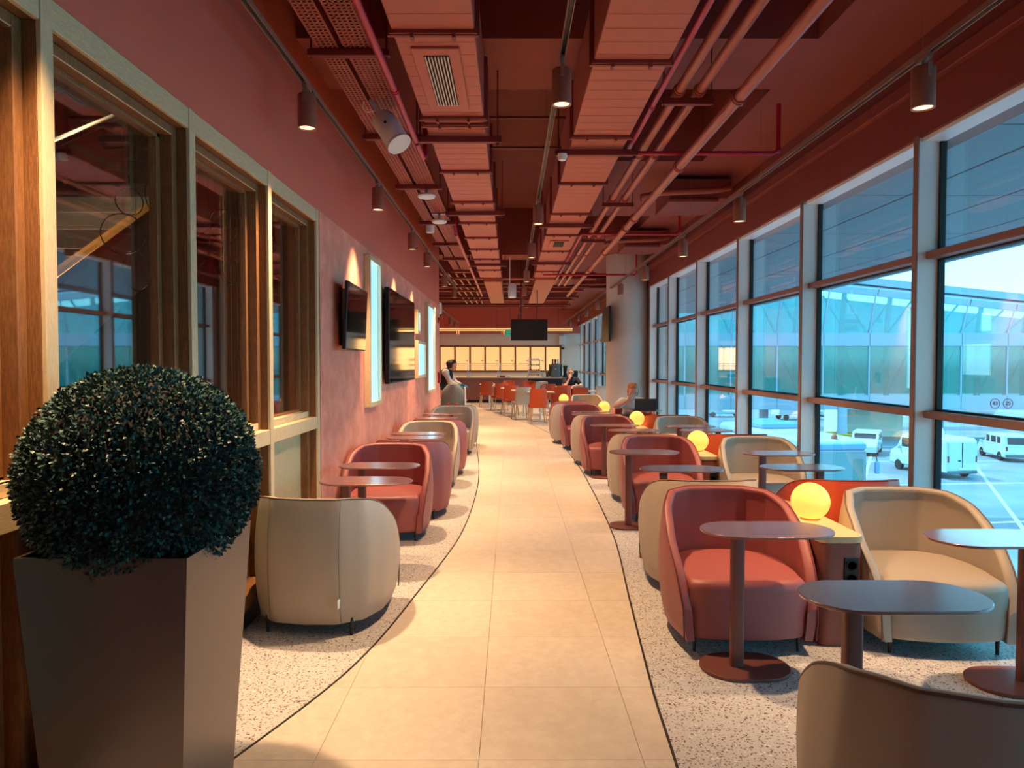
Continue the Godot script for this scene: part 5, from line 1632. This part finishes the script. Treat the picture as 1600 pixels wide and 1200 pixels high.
# ---------------------------------------------------------------- people: one skin over a skeleton of tapered capsules
func nets(caps: Array, k: float, cell: float) -> ArrayMesh:   # caps: [a, b, radius a, radius b]
	var lo := Vector3.ONE * 1e6
	var hi := -lo
	for c in caps:
		var r: float = maxf(c[2], c[3]) + k + cell * 2.0
		for p in [c[0], c[1]]:
			lo = lo.min(p - Vector3.ONE * r)
			hi = hi.max(p + Vector3.ONE * r)
	var d := Vector3i(((hi - lo) / cell).ceil()) + Vector3i.ONE
	var f := PackedFloat32Array()
	f.resize(d.x * d.y * d.z)
	f.fill(1.0)
	for c in caps:
		var a: Vector3 = c[0]
		var ab: Vector3 = c[1] - a
		var l2 := maxf(ab.length_squared(), 1e-9)
		var ra: float = c[2]
		var rb: float = c[3]
		var r: float = maxf(ra, rb) + k + cell * 1.5
		var i0 := Vector3i(((a.min(c[1]) - Vector3.ONE * r - lo) / cell).floor()).clamp(Vector3i.ZERO, d - Vector3i.ONE)
		var i1 := Vector3i(((a.max(c[1]) + Vector3.ONE * r - lo) / cell).ceil()).clamp(Vector3i.ZERO, d - Vector3i.ONE)
		for z in range(i0.z, i1.z + 1):
			for y in range(i0.y, i1.y + 1):
				var at := (z * d.y + y) * d.x
				for x in range(i0.x, i1.x + 1):
					var p := lo + Vector3(x, y, z) * cell - a
					var t := clampf(p.dot(ab) / l2, 0.0, 1.0)
					var e := (p - ab * t).length() - lerpf(ra, rb, t)
					var o := f[at + x]
					var h := maxf(k - absf(e - o), 0.0) / k
					f[at + x] = minf(e, o) - h * h * k * 0.25
	var ids := {}
	var vs := PackedVector3Array()
	var strides := [1, d.x, d.x * d.y]
	for z in d.z - 1:
		for y in d.y - 1:
			for x in d.x - 1:
				var at := (z * d.y + y) * d.x + x
				var inside := 0
				for q in 8:
					if f[at + (q & 1) + ((q >> 1) & 1) * d.x + (q >> 2) * strides[2]] < 0.0:
						inside += 1
				if inside == 0 or inside == 8:
					continue
				var sum := Vector3.ZERO
				var cnt := 0
				for q in 8:
					for ax in 3:
						if q & (1 << ax):
							continue
						var q2 := q | (1 << ax)
						var f0 := f[at + (q & 1) + ((q >> 1) & 1) * d.x + (q >> 2) * strides[2]]
						var f1 := f[at + (q2 & 1) + ((q2 >> 1) & 1) * d.x + (q2 >> 2) * strides[2]]
						if (f0 < 0.0) != (f1 < 0.0):
							var p := Vector3(q & 1, (q >> 1) & 1, q >> 2)
							p[ax] += f0 / (f0 - f1)
							sum += p
							cnt += 1
				ids[at] = vs.size()
				vs.append(lo + (Vector3(x, y, z) + sum / cnt) * cell)
	var idx := PackedInt32Array()
	for at in ids:
		var x: int = at % d.x
		var y: int = (at / d.x) % d.y
		var z: int = at / strides[2]
		for ax in 3:
			var u: int = strides[(ax + 1) % 3]
			var w: int = strides[(ax + 2) % 3]
			if [x, y, z][(ax + 1) % 3] == 0 or [x, y, z][(ax + 2) % 3] == 0:
				continue
			var f0 := f[at]
			var f1 := f[at + strides[ax]]
			if (f0 < 0.0) == (f1 < 0.0) or not (ids.has(at - u) and ids.has(at - w) and ids.has(at - u - w)):
				continue
			var a: int = ids[at]
			var b: int = ids[at - u]
			var c: int = ids[at - u - w]
			var e: int = ids[at - w]
			if f0 < 0.0:
				idx.append_array([a, c, b, a, e, c])
			else:
				idx.append_array([a, b, c, a, c, e])
	var ns := PackedVector3Array()
	ns.resize(vs.size())
	for i in range(0, idx.size(), 3):
		var g := (vs[idx[i + 2]] - vs[idx[i]]).cross(vs[idx[i + 1]] - vs[idx[i]])
		for e in 3:
			ns[idx[i + e]] += g
	for i in ns.size():
		ns[i] = ns[i].normalized()
	var arr := []
	arr.resize(Mesh.ARRAY_MAX)
	arr[Mesh.ARRAY_VERTEX] = vs
	arr[Mesh.ARRAY_NORMAL] = ns
	arr[Mesh.ARRAY_INDEX] = idx
	var out := ArrayMesh.new()
	out.add_surface_from_arrays(Mesh.PRIMITIVE_TRIANGLES, arr)
	return out

func hand(at: Vector3, dir: Vector3, palm: Vector3, curl: float) -> Array:
	var s := dir.cross(palm).normalized()
	var out := [[at, at + dir * 0.075, 0.026, 0.024], [at + s * 0.02, at + s * 0.022 + dir * 0.075, 0.018, 0.016], [at - s * 0.02, at - s * 0.022 + dir * 0.075, 0.018, 0.016]]
	for i in 4:
		var b := at + dir * 0.078 + s * (-0.030 + 0.02 * i)
		var l: float = [0.032, 0.04, 0.042, 0.036][i]
		var k1 := b + (dir + palm * curl * 0.4).normalized() * l
		var k2 := k1 + (dir * 0.7 + palm * curl).normalized() * l * 0.75
		out.append([b, k1, 0.0095, 0.0085])
		out.append([k1, k2, 0.0085, 0.007])
	var tb := at + s * 0.028 + dir * 0.02
	out.append([tb, tb + (dir + s * 0.9 + palm * 0.3).normalized() * 0.045, 0.012, 0.010])
	out.append([tb + (dir + s * 0.9 + palm * 0.3).normalized() * 0.045, tb + (dir * 1.3 + s * 0.9 + palm * 0.5).normalized() * 0.075, 0.010, 0.008])
	return out

func head_caps(c: Vector3, face: Vector3) -> Array:   # c: middle of the skull
	var r := face.cross(Vector3.UP).normalized()
	var up := r.cross(face).normalized()
	var out := [[c + up * 0.025 - face * 0.025, c + up * 0.03 + face * 0.02, 0.088, 0.08], [c - up * 0.03 + face * 0.03, c - up * 0.085 + face * 0.05, 0.06, 0.034], [c + face * 0.085 + up * 0.0, c + face * 0.108 - up * 0.03, 0.011, 0.016], [c + face * 0.085 - up * 0.062 - r * 0.016, c + face * 0.085 - up * 0.062 + r * 0.016, 0.011, 0.011]]
	for s in [-1.0, 1.0]:
		out.append([c + r * 0.083 * s + up * 0.012 - face * 0.005, c + r * 0.081 * s - up * 0.028, 0.017, 0.013])
		out.append([c + r * 0.045 * s - up * 0.02 + face * 0.058, c + r * 0.03 * s - up * 0.04 + face * 0.066, 0.022, 0.02])
		out.append([c + r * 0.02 * s + up * 0.022 + face * 0.083, c + r * 0.05 * s + up * 0.02 + face * 0.068, 0.012, 0.01])
	return out

func eyes(o: Node, c: Vector3, face: Vector3) -> void:
	var r := face.cross(Vector3.UP).normalized()
	var up := r.cross(face).normalized()
	for s in [-1.0, 1.0]:
		part(o, "eye", mb().ball(c + r * 0.032 * s + up * 0.004 + face * 0.084, Vector3(0.012, 0.008, 0.012), 10, 6), M.hair_dark)
	part(o, "mouth", mb().ball(c - up * 0.062 + face * 0.094, Vector3(0.02, 0.005, 0.006), 10, 6), M.dark_red)

func merged(list: Array) -> Mb:
	var m := mb()
	for a in list:
		var arr: Array = a.surface_get_arrays(0)
		for i in arr[Mesh.ARRAY_INDEX]:
			m.v.append(arr[Mesh.ARRAY_VERTEX][i])
			m.n.append(arr[Mesh.ARRAY_NORMAL][i])
			m.uv.append(Vector2.ZERO)
	return m

# joints: dictionary of points; the body is one skin, clothing a looser skin over the same bones
func person(label: String, at: Vector3, turn: float, j: Dictionary, face: Vector3, hair: Array, top: Material, bottom: Material, hair_mat: Material, sleeve: float, vest: Material = null, glove: Material = null) -> Node3D:
	var o := thing("person", label, "person", at, turn)
	var sk := 0.028
	var torso := [[j.hip, j.waist, 0.135, 0.115], [j.waist, j.chest, 0.115, 0.135], [j.chest, j.neck, 0.125, 0.05], [j.sl, j.sr, 0.06, 0.06]]
	for s in ["l", "r"]:
		torso.append([j.hip, j["h" + s], 0.12, 0.1])
		torso.append([j.chest, j["s" + s], 0.1, 0.06])
	var body := torso.duplicate()
	body.append([j.neck, j.head - Vector3(0, 0.05, 0), 0.05, 0.048])
	var arms := []
	var legs := []
	for s in ["l", "r"]:
		arms.append([j["s" + s], j["e" + s], 0.052, 0.042])
		arms.append([j["e" + s], j["w" + s], 0.041, 0.028])
		legs.append([j["h" + s], j["k" + s], 0.088, 0.06])
		legs.append([j["k" + s], j["a" + s], 0.058, 0.04])
		legs.append([j["a" + s], j["t" + s], 0.042, 0.034])
	body.append_array(arms)
	body.append_array(legs)
	var pieces := [nets(body, sk, 0.016)]
	pieces.append(nets(head_caps(j.head, face) + [[j.neck, j.head - Vector3(0, 0.04, 0), 0.05, 0.05]], 0.02, 0.006))
	for s in ["l", "r"]:
		var dir: Vector3 = (j["f" + s] - j["w" + s]).normalized()
		pieces.append(nets(hand(j["w" + s], dir, j["p" + s], 0.8), 0.008, 0.005))
	part(o, "body", merged(pieces), M.skin)
	eyes(o, j.head, face)
	part(o, "hair", nets(hair, 0.03, 0.008), hair_mat)
	var grow := func(list: Array, g: float) -> Array:
		var out := []
		for c in list:
			out.append([c[0], c[1], c[2] + g, c[3] + g])
		return out
	var shirt: Array = torso.slice(0, 2)
	shirt.append([j.chest, j.chest.lerp(j.neck, 0.75), 0.128, 0.07])
	shirt.append_array(torso.slice(3))
	for i in [0, 2]:
		shirt.append(arms[i] if sleeve > 0.5 else [arms[i][0], arms[i][0].lerp(arms[i][1], 0.6), arms[i][2] + 0.012, arms[i][3] + 0.012])
		if sleeve > 0.5:
			shirt.append([arms[i + 1][0], arms[i + 1][0].lerp(arms[i + 1][1], sleeve - 0.15), arms[i + 1][2], arms[i + 1][3]])
	part(o, "shirt", nets(grow.call(shirt, 0.016), sk, 0.016), top)
	if vest:
		var v: Array = torso.slice(0, 2)
		v.append([j.chest, j.chest.lerp(j.neck, 0.6), 0.128, 0.075])
		part(o, "waistcoat", nets(grow.call(v, 0.032), sk, 0.016), vest)
	var trousers := [[j.hip, j.hip.lerp(j.waist, 0.4), 0.138, 0.125], [j.hip, j.hl, 0.12, 0.1], [j.hip, j.hr, 0.12, 0.1]]
	for i in [0, 1, 3, 4]:
		trousers.append(legs[i])
	part(o, "trousers", nets(grow.call(trousers, 0.02), sk, 0.018), bottom)
	for s in ["l", "r"]:
		part(o, "shoe", nets([[j["a" + s] - Vector3(0, 0.02, 0), j["t" + s], 0.05, 0.042]], 0.01, 0.012), M.black)
		if glove:
			var dir: Vector3 = (j["f" + s] - j["w" + s]).normalized()
			var h := hand(j["w" + s], dir, j["p" + s], 0.8)
			h.append([j["w" + s], j["w" + s].lerp(j["e" + s], 0.35), 0.03, 0.036])
			part(o, "glove", nets(grow.call(h, 0.004), 0.008, 0.006), glove)
	return o

func hair_cap(c: Vector3, face: Vector3, extra: Array) -> Array:
	var r := face.cross(Vector3.UP).normalized()
	var up := r.cross(face).normalized()
	var out := [[c + up * 0.055 - face * 0.035, c + up * 0.065 + face * 0.012, 0.082, 0.07], [c - face * 0.05 + up * 0.03, c - face * 0.055 - up * 0.03, 0.075, 0.06], [c + r * 0.06 + up * 0.05 - face * 0.01, c + r * 0.066 + up * 0.01 - face * 0.03, 0.034, 0.028], [c - r * 0.06 + up * 0.05 - face * 0.01, c - r * 0.066 + up * 0.01 - face * 0.03, 0.034, 0.028]]
	for e in extra:
		out.append(e)
	return out

func V(x: float, y: float, z: float) -> Vector3:
	return Vector3(x, y, z)

func people() -> void:
	# woman at the laptop, facing the camera (+z), right hand raised to her mouth
	var h := V(0.0, 0.985, 0.27)
	var f := V(0.05, -0.2, 1).normalized()
	person("red haired woman in a grey top sitting at the laptop, one hand at her mouth", P(2.15, 0, 12.74), 0, {
		hip = V(0, 0.49, -0.12), waist = V(0, 0.6, -0.03), chest = V(0, 0.725, 0.1), neck = V(0, 0.85, 0.2), head = h,
		sl = V(0.165, 0.795, 0.12), sr = V(-0.165, 0.795, 0.12), el = V(0.25, 0.66, 0.3), er = V(-0.31, 0.74, 0.33), wl = V(0.17, 0.735, 0.5), wr = V(-0.09, 0.86, 0.44),
		fl = V(0.13, 0.735, 0.6), fr = V(-0.02, 0.93, 0.41), pl = V(0, -1, 0), pr = V(0, 0.1, -1),
		hl = V(0.1, 0.48, -0.06), hr = V(-0.1, 0.48, -0.06), kl = V(0.12, 0.48, 0.36), kr = V(-0.12, 0.48, 0.36), al = V(0.12, 0.09, 0.42), ar = V(-0.12, 0.09, 0.42), tl = V(0.12, 0.05, 0.58), tr = V(-0.12, 0.05, 0.58),
	}, f, hair_cap(h, f, [[h + V(0.035, 0.1, -0.03), h + V(-0.035, 0.105, -0.03), 0.06, 0.06], [h + V(0, 0.03, -0.1), h + V(0, -0.03, -0.1), 0.06, 0.05], [h + V(0.075, 0.02, 0.0), h + V(0.07, -0.05, -0.03), 0.03, 0.025], [h + V(-0.075, 0.02, 0.0), h + V(-0.07, -0.05, -0.03), 0.03, 0.025]]), M.cloth_grey, M.cloth_navy, M.hair_red, 0.3)
	# man in navy by the bar, chin resting on his hand
	h = V(0.0, 1.19, 0.1)
	f = V(-0.1, -0.05, 1).normalized()
	person("grey haired man in a navy shirt sitting near the bar, chin on his hand", P(1.87, 0, 22.2), 0, {
		hip = V(0, 0.57, -0.1), waist = V(0, 0.72, -0.05), chest = V(0, 0.90, 0.02), neck = V(0, 1.06, 0.06), head = h,
		sl = V(0.19, 0.97, 0.02), sr = V(-0.19, 0.97, 0.02), el = V(0.32, 0.80, 0.22), er = V(-0.18, 0.79, 0.34), wl = V(0.12, 0.79, 0.36), wr = V(-0.05, 1.02, 0.27),
		fl = V(0.04, 0.79, 0.4), fr = V(-0.02, 1.10, 0.24), pl = V(0, -1, 0), pr = V(0, 0.2, -1),
		hl = V(0.1, 0.56, -0.06), hr = V(-0.1, 0.56, -0.06), kl = V(0.14, 0.54, 0.38), kr = V(-0.14, 0.54, 0.38), al = V(0.14, 0.09, 0.42), ar = V(-0.14, 0.09, 0.42), tl = V(0.14, 0.05, 0.58), tr = V(-0.14, 0.05, 0.58),
	}, f, hair_cap(h, f, []), M.cloth_navy, M.cloth_black, M.hair_grey, 0.3)
	# waitress leaning over the pushchair, facing right
	h = V(0.0, 1.44, 0.2)
	f = V(0.0, -0.35, 1).normalized()
	person("dark haired woman in a black waistcoat and blue gloves leaning over the pushchair", P(-1.62, 0, 17.4), 78, {
		hip = V(0, 0.93, -0.12), waist = V(0, 1.05, -0.06), chest = V(0, 1.2, 0.04), neck = V(0, 1.33, 0.12), head = h,
		sl = V(0.16, 1.27, 0.07), sr = V(-0.16, 1.27, 0.07), el = V(0.2, 1.03, 0.2), er = V(-0.2, 1.03, 0.2), wl = V(0.14, 0.95, 0.42), wr = V(-0.14, 0.93, 0.42),
		fl = V(0.12, 0.93, 0.52), fr = V(-0.12, 0.9, 0.52), pl = V(0, -1, 0), pr = V(0, -1, 0),
		hl = V(0.09, 0.9, -0.12), hr = V(-0.09, 0.9, -0.12), kl = V(0.1, 0.49, -0.05), kr = V(-0.1, 0.49, -0.05), al = V(0.1, 0.09, -0.1), ar = V(-0.1, 0.09, -0.1), tl = V(0.1, 0.05, 0.06), tr = V(-0.1, 0.05, 0.06),
	}, f, hair_cap(h, f, [[h + V(0, -0.02, -0.075), h + V(0, 0.05, -0.09), 0.065, 0.07], [h + V(0.07, 0.04, 0.0), h + V(0.07, -0.04, -0.02), 0.035, 0.03], [h + V(-0.07, 0.04, 0.0), h + V(-0.07, -0.04, -0.02), 0.035, 0.03], [h + V(0.03, 0.085, 0.04), h + V(-0.03, 0.085, 0.04), 0.045, 0.045]]), M.cloth_white, M.cloth_black, M.hair_dark, 0.9, M.cloth_black, M.glove)
	# someone walking far out on the apron
	h = V(0, 1.62, 0.02)
	f = V(0, 0, 1)
	person("tiny person in dark clothes walking on the apron beside the window post", P(41.2, GY, 69.0), 30, {
		hip = V(0, 0.93, 0), waist = V(0, 1.1, 0), chest = V(0, 1.3, 0), neck = V(0, 1.47, 0), head = h,
		sl = V(0.19, 1.4, 0), sr = V(-0.19, 1.4, 0), el = V(0.24, 1.12, -0.05), er = V(-0.24, 1.12, 0.05), wl = V(0.24, 0.88, 0.05), wr = V(-0.24, 0.88, 0.12),
		fl = V(0.24, 0.78, 0.08), fr = V(-0.24, 0.78, 0.15), pl = V(-1, 0, 0), pr = V(1, 0, 0),
		hl = V(0.1, 0.9, 0), hr = V(-0.1, 0.9, 0), kl = V(0.1, 0.49, 0.12), kr = V(-0.1, 0.49, 0.02), al = V(0.1, 0.09, 0.18), ar = V(-0.1, 0.1, -0.2), tl = V(0.1, 0.05, 0.34), tr = V(-0.1, 0.05, -0.06),
	}, f, hair_cap(h, f, []), M.cloth_navy, M.cloth_black, M.hair_dark, 0.9)

# ---------------------------------------------------------------- small fittings
func small_fittings() -> void:
	# white cylinder projector on the wide cable tray
	var o := thing("ceiling_speaker", "white cylinder speaker tilted down below the cable trays near the camera", "speaker", P(-0.83, 3.1, 4.95))
	var ya := Vector3(-0.52, 0.8, -0.3).normalized()
	var xa := ya.cross(Vector3.BACK).normalized()
	var b := Basis(xa, ya, xa.cross(ya))
	part(o, "housing", mb().lathe([Vector2(0, 0.13), Vector2(0.07, 0.13), Vector2(0.078, 0.12), Vector2(0.084, -0.12), Vector2(0.08, -0.132), Vector2(0.0, -0.132)], 28, Vector3.ZERO, b), M.white_paint)
	part(o, "front_rim", mb().lathe([Vector2(0.08, -0.131), Vector2(0.087, -0.131), Vector2(0.087, -0.116), Vector2(0.084, -0.112)], 28, Vector3.ZERO, b), M.white_paint)
	part(o, "bracket", mb().box(b * Vector3(0.0, 0.16, 0.05), Vector3(0.03, 0.2, 0.02), b), M.white_paint)
	part(o, "bolt", mb().ball(b * Vector3(0.0, 0.02, 0.083), Vector3.ONE * 0.01, 8, 6), M.black)
	part(o, "cable", mb().tube([Vector3(-0.08, 0.14, 0.0), Vector3(-0.16, 0.13, 0.0), Vector3(-0.19, 0.17, 0.0), Vector3(-0.18, 0.2, 0.0)], 0.004, 6), M.white)
	# round access points and a small camera below the trays
	for e in [[-0.86, 3.20, 7.3, "white disc shaped access point on a bracket below the wide cable tray"], [-0.86, 3.20, 8.6, "second white disc shaped access point below the wide cable tray, farther off"]]:
		var a := thing("access_point", e[3], "access point", P(e[0], e[1], e[2]))
		part(a, "disc", mb().lathe([Vector2(0, -0.02), Vector2(0.08, -0.016), Vector2(0.093, 0.0), Vector2(0.085, 0.016), Vector2(0, 0.02)], 28), M.white)
		part(a, "bracket", mb().box(Vector3(0, 0.05, 0), Vector3(0.03, 0.09, 0.03)).box(Vector3(0, 0.09, 0), Vector3(0.18, 0.012, 0.03)), M.alu)
	solo("ceiling_camera", "small white cylindrical camera under the narrow cable tray", "camera", mb().lathe([Vector2(0, 0.07), Vector2(0.05, 0.07), Vector2(0.055, 0.06), Vector2(0.055, -0.02), Vector2(0.05, -0.035), Vector2(0, -0.045)], 20), M.white, P(-1.05, 3.23, 9.3))
	var sd := thing("ceiling_sensor", "small white dome sensor on the strut left of the right duct", "sensor", P(0.42, 3.19, 5.85))
	part(sd, "dome", mb().lathe([Vector2(0, -0.045), Vector2(0.03, -0.035), Vector2(0.042, -0.005), Vector2(0.045, 0.012), Vector2(0, 0.014)], 18), M.white)
	part(sd, "stalk", mb().box(Vector3(0, 0.02, -0.03), Vector3(0.02, 0.02, 0.08)), M.strut)
	# hung screen over the dining area
	var tv := thing("hung_screen", "black television hung from the ceiling over the dining area", "television", P(0.455, 2.31, 17.5))
	part(tv, "cabinet", mb().cbox(Vector3.ZERO, Vector3(0.9, 0.52, 0.06), 0.008), M.black)
	part(tv, "screen_face", mb().box(Vector3(0, 0.005, 0.0305), Vector3(0.87, 0.48, 0.003)), M.black)
	for s in [-0.2, 0.2]:
		part(tv, "hanger", mb().tube([Vector3(s, 0.2, -0.04), Vector3(s, 2.39, -0.04)], 0.014, 8), M.strut)
	# screen on the column
	var cs := thing("column_screen", "thin black screen seen edge on, mounted on the round column", "screen", P(2.07, 2.3, 14.9))
	part(cs, "cabinet", mb().cbox(Vector3(-0.06, 0, 0), Vector3(0.05, 0.72, 1.0), 0.008), M.black)
	part(cs, "bracket", mb().box(Vector3(-0.005, 0, 0), Vector3(0.08, 0.2, 0.2)), M.black)
	# hanging projector and wall boxes
	var pj := thing("hanging_projector", "white hanging box projector in the middle of the ceiling beyond the ducts", "projector", P(0.03, 3.02, 15.1))
	part(pj, "housing", mb().lathe([Vector2(0, 0.15), Vector2(0.075, 0.15), Vector2(0.085, 0.13), Vector2(0.085, -0.12), Vector2(0.075, -0.135), Vector2(0, -0.135)], 20, Vector3.ZERO, Basis(Vector3.RIGHT, -0.15)), M.white_paint)
	part(pj, "arm", mb().tube([Vector3(-0.05, 0.14, 0), Vector3(-0.05, 0.73, 0)], 0.012, 6), M.white)
	var ws := thing("wall_speaker", "white box speaker hanging beyond the end of the left wall", "speaker", P(-1.62, 2.72, 15.9))
	part(ws, "box", mb().cbox(Vector3.ZERO, Vector3(0.15, 0.26, 0.16), 0.02), M.white)
	part(ws, "stalk", mb().tube([Vector3(0, 0.12, 0), Vector3(0, 0.42, 0)], 0.012, 6), M.white)
	solo("fire_alarm", "red fire alarm sounder at the end of the left wall", "alarm", mb().lathe([Vector2(0, 0.05), Vector2(0.05, 0.045), Vector2(0.06, 0.0), Vector2(0, -0.01)], 16, Vector3.ZERO, Basis(Vector3.BACK, -PI * 0.5)), M.dark_red, P(-1.473, 2.36, 14.38))
	solo("fire_call_point", "red call point box low on the end of the left wall", "alarm box", mb().cbox(Vector3.ZERO, Vector3(0.05, 0.22, 0.12), 0.01), M.dark_red, P(-1.449, 1.2, 14.38))
	var ex := thing("exit_sign", "green lit exit sign hanging at the far end", "sign", P(-0.02, 2.62, 26.5))
	part(ex, "plate", mb().cbox(Vector3.ZERO, Vector3(0.34, 0.24, 0.03), 0.006), glow("19a57c", 0.5))
	part(ex, "white_arrow", mb().box(Vector3(0, 0, 0.017), Vector3(0.16, 0.035, 0.004)).box(Vector3(0, 0, 0.017), Vector3(0.04, 0.13, 0.004)), M.white)
	part(ex, "rod", mb().tube([Vector3(0, 0.12, 0), Vector3(0, 2.08, 0)], 0.006, 5), M.strut)
	# golden lit line over the bar
	var gl := thing("linear_lamp", "long golden double line lamp hung across the room over the bar", "lamp", P(-0.55, 2.79, 27.6))
	part(gl, "lit_profile", mb().cbox(Vector3(0, 0.035, 0), Vector3(5.9, 0.035, 0.04), 0.004).cbox(Vector3(0, -0.03, 0), Vector3(5.9, 0.035, 0.04), 0.004), M.gold_line)
	part(gl, "carrier", mb().box(Vector3(0, 0.003, -0.01), Vector3(5.9, 0.03, 0.03)), M.brass)
	for x in [-2.4, 0.0, 2.4]:
		part(gl, "rod", mb().tube([Vector3(x, 0.05, 0), Vector3(x, 1.905, 0)], 0.005, 5), M.strut)
	var al := AreaLight3D.new()
	al.name = "line_light"
	al.area_size = Vector2(5.8, 0.05)
	al.light_color = Color(1.0, 0.78, 0.45)
	al.light_energy = 6.0
	al.shadow_enabled = true
	gl.add_child(al)
	al.position = Vector3(0, -0.06, 0)
	al.rotation.x = -PI * 0.5
	for e in [[-2.05, "small copper spotlight under the golden line, left one"], [-0.3, "small copper spotlight under the golden line, beside the exit sign"]]:
		solo("line_spotlight", e[1], "spotlight", mb().lathe([Vector2(0, 0.0), Vector2(0.05, 0.0), Vector2(0.05, -0.16), Vector2(0.042, -0.16), Vector2(0.04, -0.13), Vector2(0, -0.13)], 16), M.copper, P(e[0], 2.7425, 27.6))
	# camera and box on the far wall
	solo("security_camera", "small dark camera dome on the far tiled wall", "camera", mb().lathe([Vector2(0, 0.03), Vector2(0.07, 0.03), Vector2(0.05, -0.04), Vector2(0, -0.06)], 14), M.black, P(2.2, 2.12, 29.93))
	solo("wall_box", "white box unit on the far tiled wall above the coffee machine", "box", mb().cbox(Vector3.ZERO, Vector3(0.26, 0.4, 0.12), 0.02), M.white, P(2.15, 2.46, 29.95))
	# pushchair seen from behind
	var pc := thing("pushchair", "grey pushchair with red cushions seen from behind beyond the left chairs", "pushchair", P(-1.28, 0, 15.6))
	var rows := []
	for k in 10:
		var t := k / 9.0
		var y: float = lerp(0.34, 1.02, t)
		var w: float = 0.255 * sqrt(maxf(0.22, 1.0 - pow(maxf(0.0, t - 0.6) / 0.405, 2.6)))
		var row := PackedVector3Array()
		for e in 15:
			var q: float = lerp(-1.0, 1.0, e / 14.0)
			row.append(Vector3(w * q, y, 0.02 - 0.09 * q * q - 0.06 * t))
		rows.append(row)
	var back := []
	for r in rows:
		var row := PackedVector3Array()
		for e in 15:
			row.append(r[14 - e] - Vector3(0, 0, 0.06))
		back.append(row)
	var shell := []
	for i in rows.size():
		var row := PackedVector3Array()
		row.append_array(rows[i])
		row.append_array(back[i])
		shell.append(row)
	var sm := mb().surf(shell, true, false, false)
	for k in range(1, 29):
		sm.tri(shell[9][0], shell[9][k], shell[9][(k + 1) % 30], Vector3.UP, Vector3.UP, Vector3.UP)
	part(pc, "seat_shell", sm, M.plastic_grey)
	for s in [-1.0, 1.0]:
		part(pc, "cushion_slot", mb().ball(Vector3(0.085 * s, 0.55, -0.012), Vector3(0.042, 0.07, 0.02), 14, 8), M.dark_red)
		part(pc, "frame_tube", mb().tube([Vector3(0.3 * s, 0.06, 0.12), Vector3(0.28 * s, 0.5, -0.05), Vector3(0.28 * s, 0.98, 0.1)], 0.016, 8), M.white)
		part(pc, "armrest", mb().cbox(Vector3(0.28 * s, 0.66, -0.2), Vector3(0.05, 0.04, 0.36), 0.015), M.plastic_grey)
		part(pc, "wheel", wheel(0.09, 0.045), M.tyre, Transform3D(Basis(), Vector3(0.3 * s, 0.09, 0.12)))
		part(pc, "wheel", wheel(0.09, 0.045), M.tyre, Transform3D(Basis(), Vector3(0.26 * s, 0.09, -0.5)))
		part(pc, "lower_tube", mb().tube([Vector3(0.28 * s, 0.45, -0.05), Vector3(0.26 * s, 0.1, -0.5)], 0.014, 8), M.white)
	part(pc, "seat_pad", mb().cbox(Vector3(0, 0.42, -0.26), Vector3(0.42, 0.07, 0.42), 0.03), M.plastic_grey)
	part(pc, "emblem", mb().ball(Vector3(0, 0.84, -0.035), Vector3(0.05, 0.025, 0.012), 14, 6), M.dark_red)
	# bag of dark things on the bar end beside the waitress
	solo("dark_bag", "black folded bag on the bar behind the waitress", "bag", mb().cbox(Vector3.ZERO, Vector3(0.34, 0.12, 0.2), 0.04), M.black, P(-2.3, 0.968 + 0.061, 26.66))
